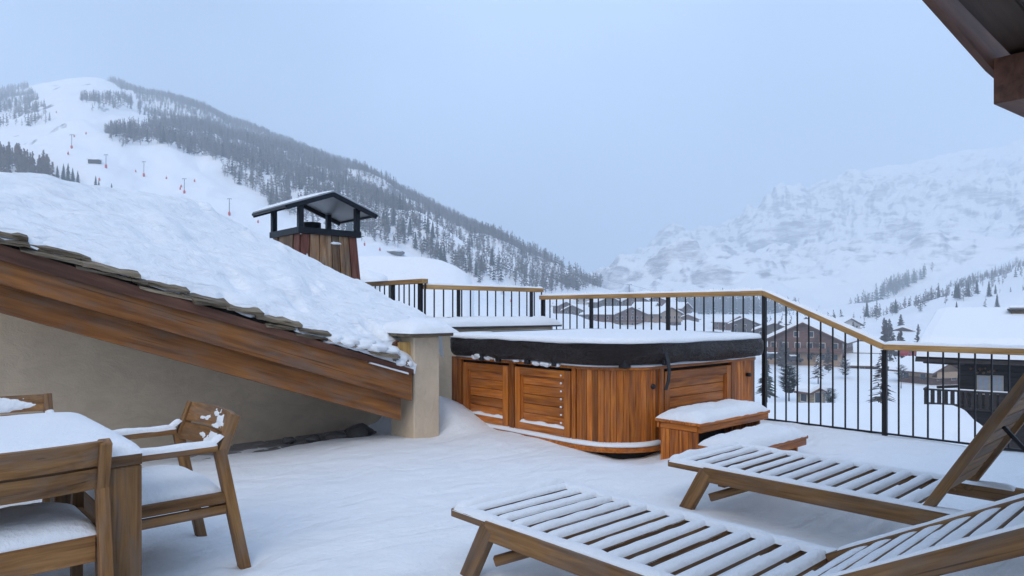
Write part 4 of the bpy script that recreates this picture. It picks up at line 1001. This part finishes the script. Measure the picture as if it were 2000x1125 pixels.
    if rise > 3:
        for c_ in (-1, 1): win(c_ * wd * .1, wh + rise * .35, .5, .6, 0)
    if balcony:
        for zz in (wh * .47, wh * .98 if rows > 2 else None):
            if zz is None: continue
            o = mk('balcony', [(a, b, c) for c in (zz, zz + 1.0) for a, b in ((-h, -ln / 2 - 1.1), (h, -ln / 2 - 1.1), (h, -ln / 2 - 1.0), (-h, -ln / 2 - 1.0))] , [(0, 1, 5, 4), (1, 2, 6, 5), (2, 3, 7, 6), (3, 0, 4, 7), (4, 5, 6, 7), (3, 2, 1, 0)], wm, t, M)
            mk('balcony_floor', [(a, b, c) for c in (zz - .15, zz) for a, b in ((-h, -ln / 2 - 1.1), (h, -ln / 2 - 1.1), (h, -ln / 2), (-h, -ln / 2))], [(0, 1, 5, 4), (1, 2, 6, 5), (2, 3, 7, 6), (3, 0, 4, 7), (4, 5, 6, 7), (3, 2, 1, 0)], wm, t, M)
    return t
HEAD = math.degrees(YAW)            # rot = HEAD: gable looks straight at the terrace
# big hotel chalet beyond the railing
chalet('large red-brown gabled chalet with many windows, right of the hot tub', 1585, 702, 178, 17, 22, 5.4, 4.2, HEAD - 33, BR2, TAN, 2, 6, snow_t=.8, over=1.6, name='hotel_chalet', side=5)
V_ = [  # label, px, base py, distance, width, length, wall, rise, turn, wall, lower, rows, cols
 ('long brown apartment chalet with sloping snowy roof, lowest in the village behind the tub', 1205, 640, 330, 22, 16, 6.5, 3.2, 40, BR2, TAN, 2, 6),
 ('tan-walled chalet right of the long brown one in the village behind the tub', 1285, 640, 345, 16, 16, 7, 3, 35, TAN, BR2, 2, 5),
 ('small grey chalet at the left end of the village, behind the first railing post', 1128, 622, 380, 12, 12, 4.5, 2.6, -30, BR3, None, 2, 3),
 ('grey chalet with white roof just above the long brown chalet', 1180, 606, 420, 15, 13, 5, 3, 20, BR3, None, 2, 4),
 ('brown chalet halfway up the village, its gable facing the terrace', 1236, 606, 430, 15, 13, 6, 3.4, 5, BR1, BR3, 2, 4),
 ('brown chalet at the upper right of the village with stepped snowy roofs', 1290, 607, 440, 17, 14, 5.5, 3.2, -30, BR2, None, 2, 4),
 ('pale house on the upper left edge of the village', 1150, 598, 470, 13, 12, 5, 3, 30, PLAST, None, 2, 3),
 ('tiny chalet highest up in the village behind the tub', 1218, 592, 520, 14, 12, 5, 3, -15, BR1, None, 2, 3),
 ('small dark chalet where the village meets the woods', 1322, 618, 420, 13, 12, 5, 3, 50, BR1, None, 2, 3),
 ('low brown chalet with snowy roof behind the hotel chalet, near its right eave', 1700, 706, 200, 13, 11, 3.0, 2.0, 62, BR2, None, 1, 4),
 ('low red-brown chalet with a long snowy roof in front of the dark chalet', 1695, 728, 165, 12, 8, 2.2, 1.6, 70, BR2, None, 1, 4),
 ('small tan chalet with snowy gable just left of the dark chalet', 1815, 742, 130, 7.5, 7, 2.0, 1.5, 20, TAN, BR1, 1, 2),
 ('pale house with snowy roof behind the hotel chalet on its left', 1512, 668, 260, 14, 12, 4.5, 2.6, -20, BR3, None, 2, 3),
 ('distant pale house left of the white tower block', 1640, 652, 330, 13, 12, 4.5, 2.8, 20, PLAST, None, 2, 3),
 ('distant brown house just right of the white tower block', 1760, 668, 300, 13, 11, 4, 2.4, -25, BR1, None, 2, 3),
 ('brown roof seen between the hotel chalet and the corner post', 1545, 650, 320, 12, 12, 4.5, 2.8, 40, BR1, None, 2, 3)]
for (lab, px, py, d, wd, ln, wh, ri, tr, wm, lw, rw, cl_) in V_: chalet(lab, px, py, d, wd, ln, wh, ri, HEAD + tr, wm, lw, rw, cl_, side=2, over=1.3)
V2 = [('small brown chalet below the woods, right end of the village behind the tub', 1345, 636, 400, 11, 10, 4, 2.4, -20, BR1, None, 2, 3),
 ('pale-walled chalet tucked behind the tan-walled chalet of the village', 1262, 618, 400, 12, 12, 5, 2.8, 60, PLAST, BR1, 2, 3),
 ('grey chalet between the first railing post and the long brown chalet', 1165, 630, 350, 12, 11, 4.2, 2.4, 15, BR3, None, 2, 3),
 ('tiny brown hut on the slope left of the village', 1098, 606, 430, 9, 8, 3, 2, 25, BR1, None, 1, 2),
 ('brown chalet just right of the hotel chalet, half behind its eave', 1672, 690, 215, 12, 12, 3.6, 2.4, -25, BR1, None, 1, 3),
 ('small pale chalet above the sloping handrail', 1600, 640, 380, 12, 11, 4, 2.4, 35, PLAST, BR1, 2, 3),
 ('grey chalet left of the corner post, beyond the hot tub', 1462, 650, 300, 12, 11, 4, 2.4, -35, BR3, None, 2, 3),
 ('brown chalet in the gap between two bars left of the corner post', 1428, 644, 340, 12, 11, 4, 2.6, 20, BR2, None, 2, 3)]
for (lab, px, py, d, wd, ln, wh, ri, tr, wm, lw, rw, cl_) in V2: chalet(lab, px, py, d, wd, ln, wh, ri, HEAD + tr, wm, lw, rw, cl_, side=2, over=1.2)
gtr = np.random.default_rng(77)
bare = [tmesh('bare_tree', larch_geo(1, 200 + s_, 110, .30), LARCH) for s_ in range(4)]
for i in range(70):
    if i < 38: px, d, lab, gr = gtr.uniform(1500, 1800), gtr.uniform(150, 330), 'small bare tree among the chalets around the hotel chalet', 'bare trees around the hotel chalet'
    else: px, d, lab, gr = gtr.uniform(1085, 1350), gtr.uniform(330, 520), 'tiny bare tree among the village roofs behind the tub', 'bare trees in the village behind the tub'
    x, y = ground(px, d); z = float(valley_z(x, y)); put_tree(bare[i % 4], x, y, z - .3, gtr.uniform(4, 8.5), lab, gr, 'bare_tree')
def block(label, px, base, d, wd, dp, h, rows, cols, mat, name):
    x, y = ground(px, d); zb = zat(base, d); M = Matrix.Translation((x, y, zb)) @ Matrix.Rotation(R(HEAD + 12), 4, 'Z')
    t = tag(put(name, None, M), label, 'building', 'flat-roofed blocks in the valley')
    put('wall', boxmesh(wd, dp, h + 5, mat, 0), M @ Matrix.Translation((0, 0, h / 2 - 2.5)), t)
    put('roof_snow', boxmesh(wd + .6, dp + .6, .7, SNOWFAR, .2), M @ Matrix.Translation((0, 0, h + .36)), t)
    for r_ in range(rows):
        for c_ in range(cols): put('window', boxmesh(wd / cols * .55, .3, h / rows * .45, GLASS, 0), M @ Matrix.Translation((-wd / 2 + wd * (c_ + .5) / cols, -dp / 2, h * (r_ + .5) / rows)), t)
block('pale tower block far down the valley above the sloping handrail', 1712, 652, 620, 22, 14, 17, 5, 5, PLAST, 'apartment_block')
block('low long pale block beside the tower block down the valley', 1765, 652, 600, 24, 12, 8, 2, 6, PLAST, 'apartment_block')
# stone hut under the fir
chalet('little stone hut with snow hat among bushes below the hotel chalet', 1585, 782, 96, 2.6, 2.4, 1.1, .5, HEAD + 20, STONE, None, 1, 1, name='stone_hut', balcony=False, over=.4, side=1, group='garden huts', snow_t=.5)
# parked cars in front of the hotel
def car(label, px, base, d, rot, c):
    x, y = ground(px, d); z = zat(base, d); M = Matrix.Translation((x, y, z)) @ Matrix.Rotation(R(HEAD + rot), 4, 'Z'); t = tag(put('parked_car', None, M), label, 'car', 'cars parked below the hotel chalet')
    pr = [(-2.1, .3), (2.1, .3), (2.15, .8), (1.2, .95), (.6, 1.45), (-1.3, 1.45), (-1.95, .95), (-2.15, .8)]
    n = len(pr); v = [(a, -.85, b) for a, b in pr] + [(a, .85, b) for a, b in pr]; o = mk('body', v, [tuple(range(n)), tuple(range(2 * n - 1, n - 1, -1))] + [(i, (i + 1) % n, (i + 1) % n + n, i + n) for i in range(n)], c, t, M); fixn(o)
    put('snow', boxmesh(2.2, 1.5, .3, SNOWFAR, .1), M @ Matrix.Translation((-.3, 0, 1.6)), t); put('side_window', boxmesh(1.9, 1.74, .38, GLASS, 0), M @ Matrix.Translation((-.35, 0, 1.18)), t)
    for a in (-1.3, 1.3):
        for b in (-.8, .8):
            w_ = tube('wheel', [M @ Vector((a, b - .1, .32)), M @ Vector((a, b + .1, .32))], .33, STRAP, t, 10)
CARC = [plain('car_dark', (.04, .045, .055), .3), plain('car_red', (.3, .03, .03), .3), plain('car_grey', (.25, .26, .28), .3)]
for i, (px, py) in enumerate(((1512, 702), (1530, 704), (1550, 707))): car(['dark car, leftmost of the three parked below the hotel chalet', 'grey car in the middle of the three parked below the hotel chalet', 'dark car, rightmost of the three parked below the hotel chalet'][i], px, py, 168, 10, CARC[[0, 2, 0][i]])
car('red car standing by the dark chalet roof edge', 1775, 697, 150, 30, CARC[1])
# garden trees below the terrace
def big_fir(label, px, base, hp, d, seed, snowy=False, w=.24, tiers=12, mat=FIR, name='fir_tree', rnd=False):
    x, y = ground(px, d); z = zat(base, d); h = hp / FPX * d; M = Matrix.Translation((x, y, z)) @ Matrix.Diagonal((h, h, h, 1))
    t = tag(put(name, None, Matrix.Translation((x, y, z))), label, 'tree', 'garden trees below the terrace')
    tube('trunk', [(x, y, z - 2), (x, y, z + h * .95)], [.03 * h, .006 * h], BARK, t, 6)
    rs = random.Random(seed); v = []; f = []; sv = []; sf = []
    for k in range(tiers * 14):
        tz = .06 + .92 * (k / (tiers * 14)); a = rs.uniform(0, 6.283); L = (w * math.sqrt(max(0, 1 - (2 * tz - 1) ** 2)) * rs.uniform(.5, 1.1) + .03 if rnd else w * (1 - tz) ** .75 * rs.uniform(.65, 1.1) + .012); dr = -.22 * L if not rnd else .3 * L; ww = .05 * (1.1 - tz) + .01
        ca, sa = math.cos(a), math.sin(a); i = len(v)
        P = [(0, 0, tz + .01), (ca * L * .5 - sa * ww, sa * L * .5 + ca * ww, tz + dr * .35), (ca * L, sa * L, tz + dr), (ca * L * .5 + sa * ww, sa * L * .5 - ca * ww, tz + dr * .35), (ca * L * .55, sa * L * .55, tz + dr * .3 + .018)]
        v += P; f += [(i, i + 1, i + 4), (i + 1, i + 2, i + 4), (i + 2, i + 3, i + 4), (i + 3, i, i + 4)]
        if snowy and rs.random() < .6:
            j = len(sv); sv += [(p[0] * .98, p[1] * .98, p[2] + .014) for p in P]; sf += [(j, j + 1, j + 4), (j + 1, j + 2, j + 4), (j + 2, j + 3, j + 4), (j + 3, j, j + 4)]
    mk('crown', v, f, mat, t, M)
    if sv: mk('snow_on_branches', sv, sf, SNOWT, t, M)
PINE = treemat('pine_needles', (.06, .075, .068), (.13, .15, .135))
big_fir('round bushy pine by the hotel chalet', 1541, 772, 58, 105, 1, False, .42, 34, PINE, 'pine_tree', True)
big_fir('snow-laden bush right of the little stone hut', 1622, 792, 34, 92, 2, True, .5, 18, PINE, 'bush', True)
big_fir('sparse tall tree with snow on level branches behind the railing post', 1722, 790, 108, 88, 3, True, .28, 7, BARK, 'larch_tree')
big_fir('dark tree half hidden behind the corner post of the railing', 1497, 775, 80, 98, 5, False, .30, 14, PINE, 'pine_tree')
big_fir('bare bush in front of the low red-brown chalet', 1650, 735, 34, 140, 6, True, .5, 9, BARK, 'bush', True)
big_fir('bare tree between the hotel chalet and the low chalets', 1598, 740, 46, 130, 8, True, .40, 8, BARK, 'larch_tree')
big_fir('second small bush left of the dark chalet balcony', 1760, 742, 30, 120, 9, True, .5, 10, BARK, 'bush', True)
# ------------------------------------------------------------------ dark chalet on the right
D0 = 32.0
x, y = ground(1787, D0); M = Matrix.Translation((x, y, 0)) @ Matrix.Rotation(R(HEAD - 38), 4, 'Z')
dc = tag(put('dark_chalet', None, M), 'black-brown timber chalet under a deep snow roof at the right edge', 'house')
def Lp(px, py, yl):        # where a sight line meets the upright plane y = yl of the chalet
    q = M.inverted() @ Vector((0, 0, EYE)); a, b = ground(px, 1.0); dv = M.to_3x3().inverted() @ Vector((a, b, (HORIZON - py) / FPX))
    return q + dv * ((yl - q.y) / dv.y)
W2 = 9.0; ye, yr = 0.0, 7.6; ze = zat(706, D0); zr = zat(630, 38.0); xe = 0.0; yb = 2 * yr - ye; xw = xe + 1.6
box_l = lambda nm, lo, hi, mat, bev=0, par_=dc: put(nm, boxmesh(hi[0] - lo[0], hi[1] - lo[1], hi[2] - lo[2], mat, bev), M @ Matrix.Translation(((lo[0] + hi[0]) / 2, (lo[1] + hi[1]) / 2, (lo[2] + hi[2]) / 2)), par_)
yw = ye + 1.3
pf = [(yw, -12), (yb - 1.3, -12), (yb - 1.3, ze + .2), (yr, zr - .25), (yw, ze + .2)]
v = [(xw, a, b) for a, b in pf] + [(W2, a, b) for a, b in pf]
o = mk('wall', v, [(0, 1, 2, 3, 4), (9, 8, 7, 6, 5)] + [(i, (i + 1) % 5, (i + 1) % 5 + 5, i + 5) for i in range(5)], BLACKW, dc, M); fixn(o)
for k in range(14):
    zz = ze - .15 - k * .24
    box_l('wall_board', (xw - .03, yw - .03, zz - .225), (W2, yw - .004, zz), BLACKW, .01)
for nm, th, lift, mt, xo in (('roof', .22, 0, BLACKW, 0), ('roof_snow', .75, .24, SNOWFAR, .05)):
    na, nb_ = 26, 30; a = np.linspace(xe + xo, W2 + .6, nb_); q = np.linspace(0, 1, na)
    prof = [(ye - (.0 if xo == 0 else -.05) + (yr - ye) * s_, ze + (zr - ze) * s_ + lift) for s_ in (0, 1)]
    pr = [(ye + xo, ze + lift), (yr, zr + lift), (yb, ze + lift), (yb, ze + lift + th * .6), (yb - .3, ze + lift + th), (yr + .6, zr + lift + th * .75), (yr, zr + lift + th * .8), (yr - .6, zr + lift + th * .75), (ye + .55, ze + .2 + lift + th * .95), (ye + .12 + xo, ze + lift + th * .7)]
    n = len(pr); xs = [xe + xo, xe + xo + .12, xe + xo + .5, W2 + .6] if xo else [xe, W2 + .6]
    v = []
    for i_, xx in enumerate(xs):
        for j_, (b, c) in enumerate(pr): v.append((xx, b, c - (th * .35 if xo and i_ == 0 and j_ > 2 else (th * .1 if xo and i_ == 1 and j_ > 2 else 0))))
    f = [tuple(range(n)), tuple(range(n * len(xs) - 1, n * (len(xs) - 1) - 1, -1))]
    for i_ in range(len(xs) - 1): f += [(i_ * n + k, i_ * n + (k + 1) % n, (i_ + 1) * n + (k + 1) % n, (i_ + 1) * n + k) for k in range(n)]
    o = mk(nm, v, f, mt, dc, M, smooth=False); fixn(o)
# windows with frames, balcony, garland under the eave
for (pa, pb) in ((1912, 1930), (1938, 1956)):
    a = Lp(pa, 736, yw); b = Lp(pb, 768, yw)
    w_ = box_l('window', (a.x - .08, yw - .07, b.z - .08), (b.x + .08, yw - .032, a.z + .08), FRAME, .01)
    box_l('pane', (a.x, yw - .085, b.z), (b.x, yw - .072, a.z), CURT, 0, w_); box_l('mullion', ((a.x + b.x) / 2 - .02, yw - .10, b.z), ((a.x + b.x) / 2 + .02, yw - .087, a.z), FRAME, 0, w_)
y0 = ye + .1; bl = Lp(1803, 790, y0); bt = Lp(1803, 759, y0)
bal = box_l('balcony', (bl.x, y0, bl.z - .12), (W2, yw - .04, bl.z), BLACKW, .02)
box_l('balcony_rail', (bl.x, y0, bt.z - .06), (W2, y0 + .1, bt.z + .02), BLACKW, .01, bal); box_l('balcony_rail', (bl.x, y0 + .12, bt.z - .06), (bl.x + .1, yw - .05, bt.z + .02), BLACKW, .01, bal)
for k in range(46): box_l('baluster', (bl.x + .03 + k * .26, y0 + .02, bl.z + .005), (bl.x + .20 + k * .26, y0 + .05, bt.z - .062), BLACKW, .008, bal) if bl.x + .2 + k * .26 < W2 else None
for k in range(5): box_l('baluster', (bl.x + .02, y0 + .15 + k * .24, bl.z + .005), (bl.x + .05, y0 + .32 + k * .24, bt.z - .062), BLACKW, .008, bal)
snow_b = box_l('rail_snow', (bl.x + 1.2, y0 + .005, bt.z + .022), (W2, y0 + .095, bt.z + .08), SNOWFAR, .03, bal)
beam('brace', M @ Vector((xw, yw - .1, bt.z + .1)), M @ Vector((bl.x + .5, y0 + .6, bt.z + .05)), .12, .12, BLACKW, dc)
beam('brace', M @ Vector((xw + .2, yw - .2, ze - .1)), M @ Vector((xe + .3, ye + .4, ze - .02)), .14, .14, BLACKW, dc)
g0 = Lp(1895, 722, yw)
for k in range(14):
    rs = random.Random(k); c_ = M @ Vector((g0.x + k * .075 + rs.uniform(-.03, .03), yw - .12, g0.z + rs.uniform(-.14, .1)))
    lump('garland', c_, rs.uniform(.05, .1), dc, k, (1, .6, .7)).data.materials[0] = OLDPLANK
cl0 = Lp(1975, 616, yr - 1.5); box_l('chimney', (cl0.x, cl0.y - .5, cl0.z - 1.2), (cl0.x + 1.2, cl0.y + .5, cl0.z + .25), STONE, .02); box_l('chimney_cap', (cl0.x - .15, cl0.y - .65, cl0.z + .252), (cl0.x + 1.35, cl0.y + .65, cl0.z + .34), STONED, .02); box_l('chimney_snow', (cl0.x - .1, cl0.y - .6, cl0.z + .342), (cl0.x + 1.3, cl0.y + .6, cl0.z + .5), SNOWFAR, .06)
# ------------------------------------------------------------------ lower roof just beyond the railing
lr = thing('lower_chalet', (*ground(1700, 20), -6), 'snow-covered lower roof with shingled gable just below the railing', 'house')
fl, f2, n2_, nl = [Vector((*ground(px, d), zat(py, d))) for px, py, d in ((1200, 784, 27), (1878, 785, 25), (1895, 905, 15.5), (1250, 905, 15.5))]
na, nb_ = 60, 40
A, B = np.meshgrid(np.linspace(0, 1, na), np.linspace(0, 1, nb_), indexing='ij')
P00, P10, P11, P01 = [np.array(p) for p in (fl, f2, n2_, nl)]
G = (P00 * (1 - A)[..., None] * (1 - B)[..., None] + P10 * A[..., None] * (1 - B)[..., None] + P11 * A[..., None] * B[..., None] + P01 * (1 - A)[..., None] * B[..., None])
bul = np.array(ground(2100, 16)) - np.array(ground(1500, 16)); bul /= np.linalg.norm(bul)
push = (A ** 6) * .75 * np.sin(np.clip(B * 1.5 + .12, 0, 1) * math.pi)
G[..., 0] += bul[0] * push; G[..., 1] += bul[1] * push
G[..., 2] += .12 * fbm(G[..., 0] * .4, G[..., 1] * .4, 3, 5) - .55 * sstep(.955, 1.0, A) - .4 * sstep(.06, 0, B)
gridmesh('roof_snow', G[..., 0], G[..., 1], G[..., 2], SNOWFAR, lr)
# boarding and rows of shingles under the right-hand verge
A0 = G[-1, 3]; A1 = G[-1, -1]
for k in range(11):
    f0, f1 = k / 11, (k + 1) / 11
    q0, q1 = Vector(A0).lerp(Vector(A1), f0), Vector(A0).lerp(Vector(A1), f1 + .03)
    ofs = Vector((bul[0], bul[1], 0)) * (.05 + .25 * math.sin(f0 * 3))
    beam('shingle', q0 + ofs + Vector((0, 0, -.25)), q1 + ofs + Vector((0, 0, -.30)), .5, .07, BR2, lr, bev=.01)
mid = (Vector(A0) + Vector(A1)) / 2
o = mk('gable_wall', [Vector(A0) + Vector((0, 0, -.25)), Vector(A1) + Vector((0, 0, -.25)), Vector(A1) + Vector((0, 0, -7)), Vector(A0) + Vector((0, 0, -7)), Vector(fl) + Vector((0, 0, -7)), Vector(fl) + Vector((0, 0, -.6))], [(0, 1, 2, 3), (0, 3, 4, 5)], BR2, lr)
# snowy roof rising behind the short railings (left of centre)
sr = thing('barn', (*ground(800, 27), -4), 'broad roof mounded with smooth snow behind the short railings right of the chimney', 'house')
pxs = np.array([560, 640, 700, 760, 820, 860, 890, 910, 922, 926]); top = np.array([508, 502, 500, 499, 503, 509, 520, 533, 548, 566])
pq = np.linspace(560, 926, 70); tq = np.interp(pq, pxs, top); s_ = np.linspace(0, 1, 26)
PX, S_ = np.meshgrid(pq, s_, indexing='ij'); TQ = np.interp(PX, pxs, top)
dq = 23 + 7 * S_; low = 690 + 0 * PX; pyq = low + (TQ - low) * S_ ** .75
xq = (PX - CX) / FPX * dq; Xq, Yq = BX * xq + BY * dq, -BY * xq + BX * dq; Zq = EYE + (HORIZON - pyq) / FPX * dq + .05 * fbm(Xq * .9, Yq * .9, 3, 6)
gridmesh('roof_snow', Xq, Yq, Zq, SNOWROOF, sr)
cnr = [Vector((Xq[i, j], Yq[i, j], Zq[i, j] - .5)) for i, j in ((0, 0), (-1, 0), (-1, -1), (0, -1))]
mk('wall', [c for c in cnr] + [c + Vector((0, 0, -9)) for c in cnr], [(0, 1, 5, 4), (1, 2, 6, 5), (2, 3, 7, 6), (3, 0, 4, 7)], BR1, sr)
x, y = ground(722, 24); lump('snow_hump', (x, y, zat(548, 24)), .62, sr, 8, (1, 1, .6))
# ------------------------------------------------------------------ air
hz = put('haze', boxmesh(9800, 9800, 860, SNOWFAR, 0).copy(), Matrix.Translation((0, 0, -25 + 430)))
hm = bpy.data.materials.new('haze_air'); hm.use_nodes = True; hn = hm.node_tree; hn.nodes.clear()
ho = hn.nodes.new('ShaderNodeOutputMaterial'); hv = hn.nodes.new('ShaderNodeVolumePrincipled')
hv.inputs['Color'].default_value = (.81, .91, 1.0, 1); hv.inputs['Density'].default_value = HAZE; hv.inputs['Anisotropy'].default_value = 0.0
hn.links.new(hv.outputs[0], ho.inputs['Volume']); hz.data.materials.clear(); hz.data.materials.append(hm)
tag(hz, kind='stuff')
